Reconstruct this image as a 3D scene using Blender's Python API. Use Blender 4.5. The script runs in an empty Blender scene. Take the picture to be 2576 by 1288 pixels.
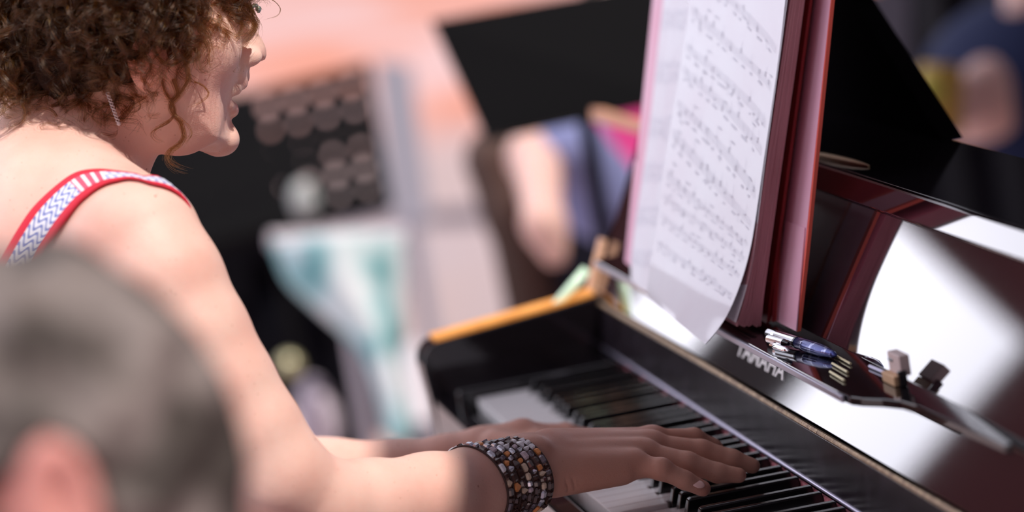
import bpy, bmesh, math, random
import numpy as np
from mathutils import Vector, Matrix
C = bpy.context.scene.collection
sc = bpy.context.scene
rng = np.random.default_rng(7)
random.seed(7)

# ------------------------------------------------------------------ camera
# piano frame: x along the keyboard (0 = lowest key, + towards treble), y into the piano, z above the key tops
KZ = 0.73                                   # key tops above the floor
F_PX = 9044.08                              # focal length for a 2576 px wide frame
_r = np.array([-4.88862615e-02, 5.68295555e-02, 7.98329230e-02])
_t = np.array([-3.47357365e-02, 1.41619033e-01, 3.57409946])
def _rod(r):
    th = np.linalg.norm(r); k = r/th
    K = np.array([[0,-k[2],k[1]],[k[2],0,-k[0]],[-k[1],k[0],0]])
    return np.eye(3)+np.sin(th)*K+(1-np.cos(th))*K@K
_R0 = np.array([[.2501,.942,-.223],[.1408,-.263,-.954],[-.9579,.207,-.198]])
_U,_s,_V = np.linalg.svd(_R0)
R = _rod(_r)@(_U@_V)
CAM = -R.T@_t
cd = bpy.data.cameras.new('camera'); co = bpy.data.objects.new('camera', cd); C.objects.link(co)
M = Matrix(((R[0][0],-R[1][0],-R[2][0],CAM[0]),(R[0][1],-R[1][1],-R[2][1],CAM[1]),(R[0][2],-R[1][2],-R[2][2],CAM[2]+KZ),(0,0,0,1)))
co.matrix_world = M
cd.sensor_width = 36; cd.lens = F_PX/2576*36; cd.clip_start = .05; cd.clip_end = 200
cd.dof.use_dof = True; cd.dof.focus_distance = 2.86; cd.dof.aperture_fstop = 3.1
sc.camera = co

# ------------------------------------------------------------------ sky, sun, exposure
w = bpy.data.worlds.new('sky'); sc.world = w; w.use_nodes = True
nt = w.node_tree; nt.nodes.clear()
def wn(t, **k):
    n = nt.nodes.new(t)
    for a, b in k.items(): setattr(n, a, b)
    return n
tc = wn('ShaderNodeTexCoord')
def lobe(direction, power):
    d = wn('ShaderNodeVectorMath', operation='DOT_PRODUCT'); v = Vector(direction).normalized()
    nt.links.new(tc.outputs['Generated'], d.inputs[0]); d.inputs[1].default_value = v
    m = wn('ShaderNodeMath', operation='MAXIMUM'); m.inputs[1].default_value = 0; nt.links.new(d.outputs['Value'], m.inputs[0])
    p = wn('ShaderNodeMath', operation='POWER'); p.inputs[1].default_value = power; nt.links.new(m.outputs[0], p.inputs[0])
    return p.outputs[0]
def wmix(fac, a, b):
    m = wn('ShaderNodeMix', data_type='RGBA'); nt.links.new(fac, m.inputs['Factor'])
    for s, i in ((a, 6), (b, 7)):
        if isinstance(s, tuple): m.inputs[i].default_value = (*s, 1)
        else: nt.links.new(s, m.inputs[i])
    return m.outputs[2]
SKY_BASE = (.16, .135, .165); SKY_BRIGHT = (2.25, 2.3, 2.62)
c1 = wmix(lobe((-.52,-.82,.22), 2.0), SKY_BASE, SKY_BRIGHT)
c1 = wmix(lobe((-.975,-.16,.15), 70), c1, (3.6, 3.5, 3.9))       # added sky patch, brightens the fallboard lip's reflection
bg = wn('ShaderNodeBackground'); nt.links.new(c1, bg.inputs['Color']); bg.inputs['Strength'].default_value = 1.0
wo = wn('ShaderNodeOutputWorld'); nt.links.new(bg.outputs[0], wo.inputs[0])
SUN_DIR = Vector((.42, .30, .86)).normalized()
sl = bpy.data.lights.new('sun', 'SUN'); sl.energy = 4.2; sl.angle = math.radians(.8); sl.color = (1, .93, .86)
so = bpy.data.objects.new('sun', sl); C.objects.link(so); so.rotation_euler = SUN_DIR.to_track_quat('Z', 'Y').to_euler(); so.location = (3, 2, 8)
sc.view_settings.view_transform = 'Standard'; sc.view_settings.look = 'None'
sc.view_settings.exposure = 0.0; sc.view_settings.gamma = 1; sc.view_settings.use_curve_mapping = False

# ------------------------------------------------------------------ turning photo points into places
def ray(u, v): return R.T@np.array([(u-1288)/F_PX, (v-644)/F_PX, 1.0])
def UX(u, v, x): d = ray(u, v); return CAM+d*((x-CAM[0])/d[0])
def UY(u, v, y): d = ray(u, v); return CAM+d*((y-CAM[1])/d[1])
def UZ(u, v, z): d = ray(u, v); return CAM+d*((z-CAM[2])/d[2])
def UD(u, v, D): return CAM+ray(u, v)*D
FLOOR = -KZ

# ------------------------------------------------------------------ materials
def mat(name, col, rough=.5, metal=0, coat=0, sss=0, spec=.5, trans=0, ior=1.5, noise=None, bump=0, bscale=100, emit=None):
    m = bpy.data.materials.new(name); m.use_nodes = True; t = m.node_tree; b = t.nodes['Principled BSDF']
    b.inputs['Base Color'].default_value = (*col, 1); b.inputs['Roughness'].default_value = rough
    b.inputs['Metallic'].default_value = metal; b.inputs['Coat Weight'].default_value = coat; b.inputs['Coat Roughness'].default_value = .03
    b.inputs['Specular IOR Level'].default_value = spec; b.inputs['Transmission Weight'].default_value = trans; b.inputs['IOR'].default_value = ior
    if sss:
        b.inputs['Subsurface Weight'].default_value = sss; b.inputs['Subsurface Radius'].default_value = (1, .35, .2); b.inputs['Subsurface Scale'].default_value = .008
    tcn = t.nodes.new('ShaderNodeTexCoord')
    if noise:                                # (second colour, scale, low, high)
        c2, s, lo, hi = noise
        n = t.nodes.new('ShaderNodeTexNoise'); n.inputs['Scale'].default_value = s; n.inputs['Detail'].default_value = 4
        t.links.new(tcn.outputs['Object'], n.inputs['Vector'])
        mr = t.nodes.new('ShaderNodeMapRange'); mr.inputs[1].default_value = lo; mr.inputs[2].default_value = hi
        t.links.new(n.outputs['Fac'], mr.inputs[0])
        mx = t.nodes.new('ShaderNodeMix'); mx.data_type = 'RGBA'; mx.inputs[6].default_value = (*col, 1); mx.inputs[7].default_value = (*c2, 1)
        t.links.new(mr.outputs[0], mx.inputs['Factor']); t.links.new(mx.outputs[2], b.inputs['Base Color'])
    if bump:
        n = t.nodes.new('ShaderNodeTexNoise'); n.inputs['Scale'].default_value = bscale; n.inputs['Detail'].default_value = 3
        t.links.new(tcn.outputs['Object'], n.inputs['Vector'])
        bp = t.nodes.new('ShaderNodeBump'); bp.inputs['Strength'].default_value = bump; bp.inputs['Distance'].default_value = .001
        t.links.new(n.outputs['Fac'], bp.inputs['Height']); t.links.new(bp.outputs[0], b.inputs['Normal'])
    return m
BLACK = mat('black_lacquer', (.006,.0045,.006), .06, coat=.0, spec=.65, ior=1.55)
def dusty(name, rough):
    m = mat(name, (.010,.006,.009), rough, spec=.6, ior=1.55); t = m.node_tree; b = t.nodes['Principled BSDF']
    tcn = t.nodes.new('ShaderNodeTexCoord')
    v = t.nodes.new('ShaderNodeTexVoronoi'); v.inputs['Scale'].default_value = 160; t.links.new(tcn.outputs['Object'], v.inputs['Vector'])
    c = t.nodes.new('ShaderNodeMath'); c.operation = 'LESS_THAN'; c.inputs[1].default_value = .055; t.links.new(v.outputs['Distance'], c.inputs[0])
    n = t.nodes.new('ShaderNodeTexNoise'); n.inputs['Scale'].default_value = 45; n.inputs['Detail'].default_value = 6; t.links.new(tcn.outputs['Object'], n.inputs['Vector'])
    mr = t.nodes.new('ShaderNodeMapRange'); mr.inputs[1].default_value = .45; mr.inputs[2].default_value = .8; mr.inputs[3].default_value = 0; mr.inputs[4].default_value = .25
    t.links.new(n.outputs['Fac'], mr.inputs[0])
    a = t.nodes.new('ShaderNodeMath'); a.operation = 'MAXIMUM'; t.links.new(c.outputs[0], a.inputs[0]); t.links.new(mr.outputs[0], a.inputs[1])
    mx = t.nodes.new('ShaderNodeMix'); mx.data_type = 'RGBA'; mx.inputs[6].default_value = (.010,.006,.009,1); mx.inputs[7].default_value = (.10,.08,.11,1)
    t.links.new(a.outputs[0], mx.inputs['Factor']); t.links.new(mx.outputs[2], b.inputs['Base Color'])
    return m
DUSTY = dusty('dusty_black_lacquer', .24)
FALL = mat('fallboard_lacquer', (.014,.004,.006), .035, spec=.75, ior=1.7, coat=1)
FALL.node_tree.nodes['Principled BSDF'].inputs['Coat IOR'].default_value = 2.1
EBONY = mat('black_key_gloss', (.006,.005,.006), .16, spec=.6)
IVORY = mat('white_key', (.80,.76,.76), .25)
FELT = mat('red_felt', (.42,.09,.12), .95, noise=((.62,.25,.28), 300, .4, .7))
STREAK_BRASS = mat('brass', (.72,.52,.30), .32, metal=1, bump=.4, bscale=500)
BRASSD = mat('worn_brass', (.55,.40,.27), .45, metal=1, noise=((.30,.20,.15), 120, .4, .7), bump=.5, bscale=400)
CHROME = mat('chrome', (.85,.84,.88), .08, metal=1)
ALU = mat('satin_metal', (.60,.56,.72), .35, metal=1)
WARMRIM = mat('orange_wood', (1.0,.42,.08), .4, noise=((.85,.32,.05), 60, .4, .7))  # warm reflection as a colour; the cheeks themselves are black lacquer
PALEW = mat('pale_wood', (.95,.58,.40), .5, noise=((.85,.50,.33), 80, .4, .7))
EDGEM = mat('polished_edge', (.62,.62,.74), .3, metal=.85)
GLAREC = mat('pink_cover', (.92,.46,.60), .22, noise=((.94,.55,.70), 14, .3, .7), spec=.6)  # glare on glossy red plastic, put into the base colour
REDC = mat('red_cover', (.50,.035,.04), .35, noise=((.40,.02,.03), 30, .3, .7))
REDEDGE = mat('red_fold', (.80,.12,.08), .35)
PAPER = mat('paper', (.88,.88,.94), .55, noise=((.84,.80,.87), 12, .35, .65))
SLEEVE = mat('sleeved_paper', (.88,.88,.94), .38, coat=.6, noise=((.84,.80,.87), 12, .35, .65), spec=.3)
PEDGE = mat('paper_edges', (.56,.26,.30), .8)  # shade and red bounce put into the colour of white page edges
INK = mat('ink', (.10,.10,.14), .6)
INKP = mat('faded_ink', (.71,.71,.78), .6)
SILV = mat('silver_inlay', (.82,.76,.76), .3, metal=.6)

# ------------------------------------------------------------------ object helpers
def tag(o, label=None, cat=None, group=None, kind=None):
    if label: o['label'] = label
    if cat: o['category'] = cat
    if group: o['group'] = group
    if kind: o['kind'] = kind
    return o
def empty(name, p, label, cat, group=None):
    o = bpy.data.objects.new(name, None); C.objects.link(o); o.location = (p[0], p[1], p[2]+KZ); o.empty_display_size = .05
    return tag(o, label, cat, group)
def put(name, V, Fc, m, parent=None, smooth=False, loc=None, mats=None, fmat=None):
    """mesh from piano-frame vertices; origin at loc (piano frame) or at the parent's origin"""
    V = np.asarray(V, float)
    if loc is None:
        loc = np.zeros(3) if parent is None else None
        if parent is None: loc = np.array([V[:,0].mean(), V[:,1].mean(), V[:,2].min()])
    me = bpy.data.meshes.new(name)
    if parent is not None:
        base = np.array(world_loc(parent)) - np.array([0,0,KZ])
        org = base if loc is None else np.asarray(loc, float)
        o = bpy.data.objects.new(name, me); o.parent = parent; o.location = org-base
    else:
        org = np.asarray(loc, float); o = bpy.data.objects.new(name, me); o.location = (org[0], org[1], org[2]+KZ)
    VV = V-org
    if isinstance(Fc, np.ndarray):
        n = len(Fc); k = Fc.shape[1]
        me.vertices.add(len(VV)); me.vertices.foreach_set('co', VV.astype(np.float32).ravel())
        me.loops.add(n*k); me.loops.foreach_set('vertex_index', Fc.astype(np.int32).ravel())
        me.polygons.add(n); me.polygons.foreach_set('loop_start', np.arange(0, n*k, k, dtype=np.int32))
        me.update(calc_edges=True)
    else:
        me.from_pydata([tuple(v) for v in VV], [], Fc)
    for mm in (mats or [m]): me.materials.append(mm)
    if fmat is not None: me.polygons.foreach_set('material_index', np.asarray(fmat, dtype=np.int32))
    if smooth: me.polygons.foreach_set('use_smooth', np.ones(len(me.polygons), dtype=bool))
    me.update(); me.validate()
    C.objects.link(o); return o
def world_loc(o):
    p = Vector((0,0,0))
    while o is not None: p = p+o.location; o = o.parent
    return p
def bev(o, wd, seg=2):
    b = o.modifiers.new('bevel', 'BEVEL'); b.width = wd; b.segments = seg; b.limit_method = 'ANGLE'; b.angle_limit = math.radians(35)
    return o
class MB:
    def __init__(s): s.v = []; s.f = []
    def add(s, V, Fc):
        n = len(s.v); s.v += [tuple(v) for v in V]; s.f += [tuple(i+n for i in f) for f in Fc]; return s
    def box(s, a, b):
        (x0,y0,z0),(x1,y1,z1) = a, b
        return s.add([(x0,y0,z0),(x1,y0,z0),(x1,y1,z0),(x0,y1,z0),(x0,y0,z1),(x1,y0,z1),(x1,y1,z1),(x0,y1,z1)],
                     [(0,3,2,1),(4,5,6,7),(0,1,5,4),(1,2,6,5),(2,3,7,6),(3,0,4,7)])
    def prism_x(s, yz, x0, x1):              # polygon in y,z pulled along x
        n = len(yz); V = [(x0,y,z) for y,z in yz]+[(x1,y,z) for y,z in yz]
        return s.add(V, [tuple(range(n))[::-1], tuple(range(n,2*n))]+[(i,(i+1)%n,n+(i+1)%n,n+i) for i in range(n)])
    def prism_z(s, xy, z0, z1):
        n = len(xy); V = [(x,y,z0) for x,y in xy]+[(x,y,z1) for x,y in xy]
        return s.add(V, [tuple(range(n))[::-1], tuple(range(n,2*n))]+[(i,(i+1)%n,n+(i+1)%n,n+i) for i in range(n)])
    def slab(s, P, th):                      # 3-D polygon thickened along its normal
        P = np.array(P, float); nrm = np.cross(P[1]-P[0], P[2]-P[0]); nrm /= np.linalg.norm(nrm); n = len(P)
        V = np.vstack([P, P+nrm*th])
        return s.add(V, [tuple(range(n))[::-1], tuple(range(n,2*n))]+[(i,(i+1)%n,n+(i+1)%n,n+i) for i in range(n)])
    def tube(s, pts, rad, seg=10, cap=True):
        P = np.array(pts, float); n = len(P); rad = np.full(n, rad) if np.isscalar(rad) else np.array(rad, float)
        T = np.gradient(P, axis=0); T /= np.linalg.norm(T, axis=1)[:,None]+1e-12
        up = np.array([0,0,1.]) if abs(T[0][2]) < .9 else np.array([1.,0,0]); V = []
        for i in range(n):
            a = np.cross(T[i], up); a /= np.linalg.norm(a)+1e-12; b = np.cross(T[i], a); up = -b if np.dot(-b, up) > 0 else b
            for k in range(seg):
                th = 2*math.pi*k/seg; V.append(P[i]+rad[i]*(math.cos(th)*a+math.sin(th)*b))
        Fc = [(i*seg+k, i*seg+(k+1)%seg, (i+1)*seg+(k+1)%seg, (i+1)*seg+k) for i in range(n-1) for k in range(seg)]
        if cap: Fc += [tuple(range(seg))[::-1], tuple(range((n-1)*seg, n*seg))]
        return s.add(V, Fc)
    def ball(s, c, r, seg=10, rings=7, rot=None):
        c = np.array(c); r = np.array(r if not np.isscalar(r) else (r,r,r)); V = []
        for i in range(rings+1):
            ph = math.pi*i/rings
            for k in range(seg):
                th = 2*math.pi*k/seg; q = np.array([math.sin(ph)*math.cos(th), math.sin(ph)*math.sin(th), math.cos(ph)])*r
                if rot is not None: q = rot@q
                V.append(c+q)
        return s.add(V, [(i*seg+k, (i+1)*seg+k, (i+1)*seg+(k+1)%seg, i*seg+(k+1)%seg) for i in range(rings) for k in range(seg)])
    def sheet(s, G):                         # grid of points (n,m,3)
        G = np.asarray(G); n, m = G.shape[:2]
        return s.add(G.reshape(-1,3), [(i*m+j, i*m+j+1, (i+1)*m+j+1, (i+1)*m+j) for i in range(n-1) for j in range(m-1)])
    def build(s, name, m, parent=None, smooth=False, loc=None): return put(name, s.v, s.f, m, parent, smooth, loc)
def spl(P, n):
    P = np.array(P, float); k = len(P); t = np.linspace(0, k-1, n); out = []
    for q in t:
        i = min(int(q), k-2); f = q-i; p0 = P[max(i-1,0)]; p1 = P[i]; p2 = P[i+1]; p3 = P[min(i+2,k-1)]
        out.append(.5*((2*p1)+(-p0+p2)*f+(2*p0-5*p1+4*p2-p3)*f*f+(-p0+3*p1-3*p2+p3)*f**3))
    return np.array(out)

# ------------------------------------------------------------------ implicit bodies (smooth unions turned into one mesh)
class Field:
    def __init__(s, xs, ys, zs):
        s.a = [np.asarray(q, np.float32) for q in (xs, ys, zs)]; s.F = np.full([len(q) for q in s.a], .2, np.float32)
    def win(s, lo, hi):
        sl = []
        for q, l, h in zip(s.a, lo, hi):
            i0 = max(np.searchsorted(q, l)-1, 0); i1 = min(np.searchsorted(q, h)+1, len(q)); sl.append(slice(i0, max(i1, i0+1)))
        return tuple(sl), np.meshgrid(s.a[0][sl[0]], s.a[1][sl[1]], s.a[2][sl[2]], indexing='ij', sparse=True)
    def mixin(s, sl, d, k, sub=False):
        f = s.F[sl]
        if sub:
            h = np.clip(.5-.5*(f+d)/k, 0, 1); s.F[sl] = f*(1-h)+(-d)*h+k*h*(1-h)
        else:
            h = np.clip(.5+.5*(d-f)/k, 0, 1); s.F[sl] = d*(1-h)+f*h-k*h*(1-h)
    def cone(s, a, b, ra, rb, k=.012, sub=False, sc_=(1,1,1)):
        a = np.array(a, float); b = np.array(b, float); sc_ = np.array(sc_, float); rm = max(ra, rb)+k*1.5+.004
        sl, (X,Y,Z) = s.win(np.minimum(a,b)-rm*sc_.max(), np.maximum(a,b)+rm*sc_.max())
        # anisotropy is applied about the segment's own mid point
        mid = (a+b)/2; A = (a-mid)/sc_; B = (b-mid)/sc_; ba = B-A; L = float(ba@ba)+1e-12
        px = (X-mid[0])/sc_[0]-A[0]; py = (Y-mid[1])/sc_[1]-A[1]; pz = (Z-mid[2])/sc_[2]-A[2]
        h = np.clip((px*ba[0]+py*ba[1]+pz*ba[2])/L, 0, 1)
        d = np.sqrt((px-ba[0]*h)**2+(py-ba[1]*h)**2+(pz-ba[2]*h)**2)-(ra+(rb-ra)*h)
        s.mixin(sl, (d*sc_.min()).astype(np.float32), k, sub)
    def ell(s, c, r, k=.01, sub=False, rot=None):
        c = np.array(c, float); r = np.array(r, float); m = r.max()+k*1.5+.004
        sl, (X,Y,Z) = s.win(c-m, c+m); X = X-c[0]; Y = Y-c[1]; Z = Z-c[2]
        if rot is not None:
            X, Y, Z = (rot[0][i]*X+rot[1][i]*Y+rot[2][i]*Z for i in range(3))
        k0 = np.sqrt((X/r[0])**2+(Y/r[1])**2+(Z/r[2])**2); k1 = np.sqrt((X/r[0]**2)**2+(Y/r[1]**2)**2+(Z/r[2]**2)**2)+1e-9
        s.mixin(sl, (k0*(k0-1)/k1).astype(np.float32), k, sub)
    def chain(s, P, rr, k=.008):
        for i in range(len(P)-1): s.cone(P[i], P[i+1], rr[i], rr[i+1], k)
    def inflate(s, poly, xc, hd, hh, k=.012):
        poly = np.array(poly, float); lo = np.array([xc-.1, poly[:,0].min()-.03, poly[:,1].min()-.03]); hi = np.array([xc+.1, poly[:,0].max()+.03, poly[:,1].max()+.03])
        sl, (X,Y,Z) = s.win(lo, hi); y = Y[0,:,0][:,None]; z = Z[0,0,:][None,:]
        d2 = np.full((y.shape[0], z.shape[1]), 1e9); ins = np.zeros(d2.shape, bool); n = len(poly)
        for i in range(n):
            a = poly[i]; b = poly[(i+1)%n]; e = b-a; wy = y-a[0]; wz = z-a[1]; t = np.clip((wy*e[0]+wz*e[1])/(e@e+1e-12), 0, 1)
            d2 = np.minimum(d2, (wy-e[0]*t)**2+(wz-e[1]*t)**2)
            c = ((a[1] <= z) != (b[1] <= z)); xx = a[0]+(z-a[1])/(b[1]-a[1]+1e-12)*(b[0]-a[0]); ins ^= c & (y < xx)
        d = np.where(ins, 1, -1)*np.sqrt(d2); h = np.interp(d, hd, hh)
        ax = np.abs(X-xc); ins_f = (ax-h[None])*.75; out_f = np.sqrt(ax**2+np.minimum(d, 0)[None]**2)
        s.mixin(sl, np.where(d[None] > 0, ins_f, out_f).astype(np.float32), k)
    def mesh(s, keep=None):
        F = s.F; I = F < 0; xs, ys, zs = s.a
        c = I[:-1,:-1,:-1].astype(np.int8)
        for dx in (0,1):
            for dy in (0,1):
                for dz in (0,1):
                    if dx+dy+dz: c = c+I[dx:F.shape[0]-1+dx, dy:F.shape[1]-1+dy, dz:F.shape[2]-1+dz]
        act = (c > 0) & (c < 8); idx = np.full(act.shape, -1, np.int32); ii = np.argwhere(act); idx[tuple(ii.T)] = np.arange(len(ii))
        acc = np.zeros((len(ii),3)); cnt = np.zeros(len(ii)); corners = [(x,y,z) for x in (0,1) for y in (0,1) for z in (0,1)]
        val = {q: F[ii[:,0]+q[0], ii[:,1]+q[1], ii[:,2]+q[2]].astype(float) for q in corners}
        for q in corners:
            for ax in range(3):
                if q[ax] == 0:
                    p = list(q); p[ax] = 1; p = tuple(p); a, b = val[q], val[p]; m = (a < 0) != (b < 0); t = np.where(m, a/(a-b+1e-20), 0)
                    P = np.zeros((len(ii),3))
                    for k, arr in enumerate((xs, ys, zs)):
                        l = arr[ii[:,k]+q[k]]; h = arr[ii[:,k]+p[k]]; P[:,k] = l+(h-l)*t
                    acc += P*m[:,None]; cnt += m
        V = acc/cnt[:,None]; quads = []
        for ax in range(3):
            o = [slice(1,-1)]*3; o[ax] = slice(0,None)
            A = I.take(range(I.shape[ax]-1), ax); B = I.take(range(1, I.shape[ax]), ax); ch = A != B
            e = np.argwhere(ch); a1, a2 = (ax+1)%3, (ax+2)%3
            e = e[(e[:,a1] > 0) & (e[:,a2] > 0) & (e[:,a1] < I.shape[a1]-1) & (e[:,a2] < I.shape[a2]-1)]
            def cell(d1, d2):
                q = e.copy(); q[:,a1] -= d1; q[:,a2] -= d2; return idx[tuple(q.T)]
            Q = np.stack([cell(0,0), cell(1,0), cell(1,1), cell(0,1)], 1); fl = A[tuple(e.T)]
            Q[~fl] = Q[~fl][:, ::-1]; quads.append(Q)
        Q = np.vstack(quads); Q = Q[(Q >= 0).all(1)]; return V, Q
def relax(V, Q, it=2, lam=.5):
    E = np.vstack([Q[:,[0,1]], Q[:,[1,2]], Q[:,[2,3]], Q[:,[3,0]]])
    for _ in range(it):
        S = np.zeros_like(V); c = np.zeros(len(V))
        for k in range(3): S[:,k] = np.bincount(E[:,0], V[E[:,1],k], len(V))+np.bincount(E[:,1], V[E[:,0],k], len(V))
        c = np.bincount(E[:,0], minlength=len(V))+np.bincount(E[:,1], minlength=len(V)); V = V+(S/np.maximum(c,1)[:,None]-V)*lam
    return V
def ax(*segs):                               # grid lines: (start, spacing), ..., end
    out = []
    for (a, h), nx in zip(segs[:-1], segs[1:]):
        b = nx[0] if isinstance(nx, tuple) else nx; n = max(int(round((b-a)/h)), 1); out += list(np.linspace(a, b, n, endpoint=False))
    return np.array(out+[segs[-1]])

# ================================================================== the place: ground, right-hand curtain, added light blockers
def ground_mat():
    m = mat('ground', (.80,.50,.42), .8); t = m.node_tree; b = t.nodes['Principled BSDF']
    tcn = t.nodes.new('ShaderNodeTexCoord'); s = t.nodes.new('ShaderNodeSeparateXYZ'); t.links.new(tcn.outputs['Object'], s.inputs[0])
    mp = t.nodes.new('ShaderNodeMapping'); mp.inputs['Scale'].default_value = (.45,.9,1); t.links.new(tcn.outputs['Object'], mp.inputs[0])
    n = t.nodes.new('ShaderNodeTexNoise'); n.inputs['Scale'].default_value = .9; n.inputs['Detail'].default_value = 2; t.links.new(mp.outputs[0], n.inputs['Vector'])
    r = t.nodes.new('ShaderNodeValToRGB'); r.color_ramp.elements[0].position = .38; r.color_ramp.elements[0].color = (.62,.24,.16,1)
    r.color_ramp.elements[1].position = .6; r.color_ramp.elements[1].color = (.62,.42,.42,1); t.links.new(n.outputs['Fac'], r.inputs[0])
    r2 = t.nodes.new('ShaderNodeValToRGB'); r2.color_ramp.elements[0].position = .35; r2.color_ramp.elements[0].color = (.42,.34,.36,1)
    r2.color_ramp.elements[1].position = .65; r2.color_ramp.elements[1].color = (.46,.34,.33,1); t.links.new(n.outputs['Fac'], r2.inputs[0])
    f = t.nodes.new('ShaderNodeMapRange'); f.inputs[1].default_value = -10.5; f.inputs[2].default_value = -8.5; t.links.new(s.outputs['X'], f.inputs[0])
    mx = t.nodes.new('ShaderNodeMix'); mx.data_type = 'RGBA'; t.links.new(f.outputs[0], mx.inputs['Factor']); t.links.new(r.outputs[0], mx.inputs[6]); t.links.new(r2.outputs[0], mx.inputs[7])
    t.links.new(mx.outputs[2], b.inputs['Base Color']); return m
g = MB().box((-45,-25,FLOOR-.1),(14,30,FLOOR)).build('floor', ground_mat(), loc=(0,0,FLOOR)); tag(g, kind='structure')
MAROON = mat('dark_curtain', (.060,.012,.016), .9, noise=((.035,.008,.012), 1.5, .4, .6))
def curtain(name, a, b, h, folds=40, m=None):
    a = np.array(a); b = np.array(b); n = folds*6; G = []
    d = (b-a)/np.linalg.norm(b-a); nr = np.array([-d[1], d[0]])
    top = []; 
    for i in range(n+1):
        p = a+(b-a)*i/n+nr*.08*math.sin(i/6*2*math.pi); top.append([(p[0],p[1],FLOOR),(p[0],p[1],FLOOR+h)])
    back = [[(q[0][0]+nr[0]*.03, q[0][1]+nr[1]*.03, q[0][2]), (q[1][0]+nr[0]*.03, q[1][1]+nr[1]*.03, q[1][2])] for q in top]
    o = MB().sheet(top).sheet(back).build(name, m or MAROON, smooth=True); return tag(o, kind='structure')
curtain('wall_far', (-27,-2.2), (-20,16), 9)  # unseen dark wall, added to keep sky out of the lacquer reflections
curtain('wall_right', (-5.5,2.05), (-3.2,5.2), 4.2, 24, mat('night_curtain', (.010,.010,.018), .9))
ban = MB().box((-6.3,-3.3,FLOOR),(-6.16,-2.38,1.10)).build('maroon_banner', MAROON); tag(ban, 'dark maroon banner standing left of the pianist, outside the frame', 'banner')  # added out of view: far edge of the white reflection
ris = MB().box((-6.05,-4.2,FLOOR),(-5.4,-.75,.31)).build('black_riser', mat('riser_black',(.012,.011,.014),.8)); tag(ris, 'long black stage block behind the pianist, outside the frame', 'stage block')  # unseen block, added to darken the low reflections in the lacquer
ban = MB().box((-6.3,-1.40,FLOOR),(-6.16,-.50,1.10)).build('maroon_banner', MAROON); tag(ban, 'narrow dark maroon banner nearer the players, left of the frame', 'banner')  # added out of view: near edge of the white reflection
lin = MB().box((-6.3,-3.3,1.10),(-6.16,-1.40,2.7)).build('dark_hanging', MAROON); tag(lin, 'dark cloth hanging over the gap between the maroon banners, left of the frame', 'hanging')  # unseen upper blocker, added to limit the white reflection's height
box_blk = MB().box((-5.95,-1.76,.312),(-5.6,-1.56,.60)).build('speaker_box', mat('speaker_black',(.02,.018,.024),.7)); tag(box_blk, 'small dark speaker box on the black stage block', 'speaker'); bev(box_blk,.01)  # unseen box, added for the dark part within the white reflection
# unseen canopy on slim poles, added to shade the hands and piano
CANW = mat('canopy_cloth', (.03,.028,.034), .8)
can = empty('stage_canopy', (.6,3.0,FLOOR), 'dark flat stage canopy above the piano', 'canopy')
MB().box((.79,.45,1.75),(3.2,4.6,1.79)).box((-3.4,1.60,1.75),(.79,4.6,1.79)).build('canopy_roof', CANW, can)
for px_, py_ in ((-3.35,4.55),(3.15,4.55),(3.15,.66)):
    MB().tube([(px_,py_,FLOOR),(px_,py_,1.75)], .02, 12).build('pole', CANW, can)

# ================================================================== piano
TAN = .484
def fp(z, off=0): return .155+TAN*(z-.060)+off      # fallboard front surface
piano = empty('piano', (.611,.2,FLOOR), 'glossy black upright piano with its fallboard open, being played', 'piano')
X0, X1 = -.128, 1.350
MB().box((X0,-.024,-.075),(X1,.37,-.030)).build('key_bed', BLACK, piano)
bev(MB().box((X0+.045,-.032,-.060),(X1-.045,-.012,-.006)).build('key_slip', BLACK, piano), .003)
MB().box((X0,.10,FLOOR+.02),(X1,.37,-.075)).build('lower_case', BLACK, piano)
for s in (0, 1):                                    # arms (cheeks) with curved fronts
    xa, xb = (X0, X0+.045) if s == 0 else (X1-.045, X1)
    prof = [(-.031,-.075),(-.034,-.01),(-.037,.018),(-.0375,.028),(-.0350,.0390),(-.0285,.0465),(-.018,.0500),(.0485,.0560),(.1125,.0620),(.150,.0665),(.20,.0665),(.20,-.075)]
    ck = MB().prism_x(prof, xa, xb).build('cheek', BLACK, piano); bev(ck, .002)
    rim = MB()
    rim.prism_x([(-.020,.0498),(.0485,.0561),(.1125,.0621),(.150,.0666),(.150,.0700),(.1125,.0655),(.0485,.0596),(-.020,.0530)], xa+.004, xb-.004)
    r_ = rim.build('cheek_trim', WARMRIM, ck)  # strip standing in for the warm reflection along the cheek top
    r_.parent = ck; r_.location = (0,0,0)
    kb = (X0+.045, -.003) if s == 0 else (1.225, X1-.045)
    bev(MB().box((kb[0],-.018,-.03),(kb[1],.150,.010)).build('key_block', BLACK, piano), .003)
    MB().box(((X0+.02) if s == 0 else X1-.10, -.02, FLOOR),((X0+.10) if s == 0 else X1-.02, .05, -.075)).build('leg', BLACK, piano)
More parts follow.
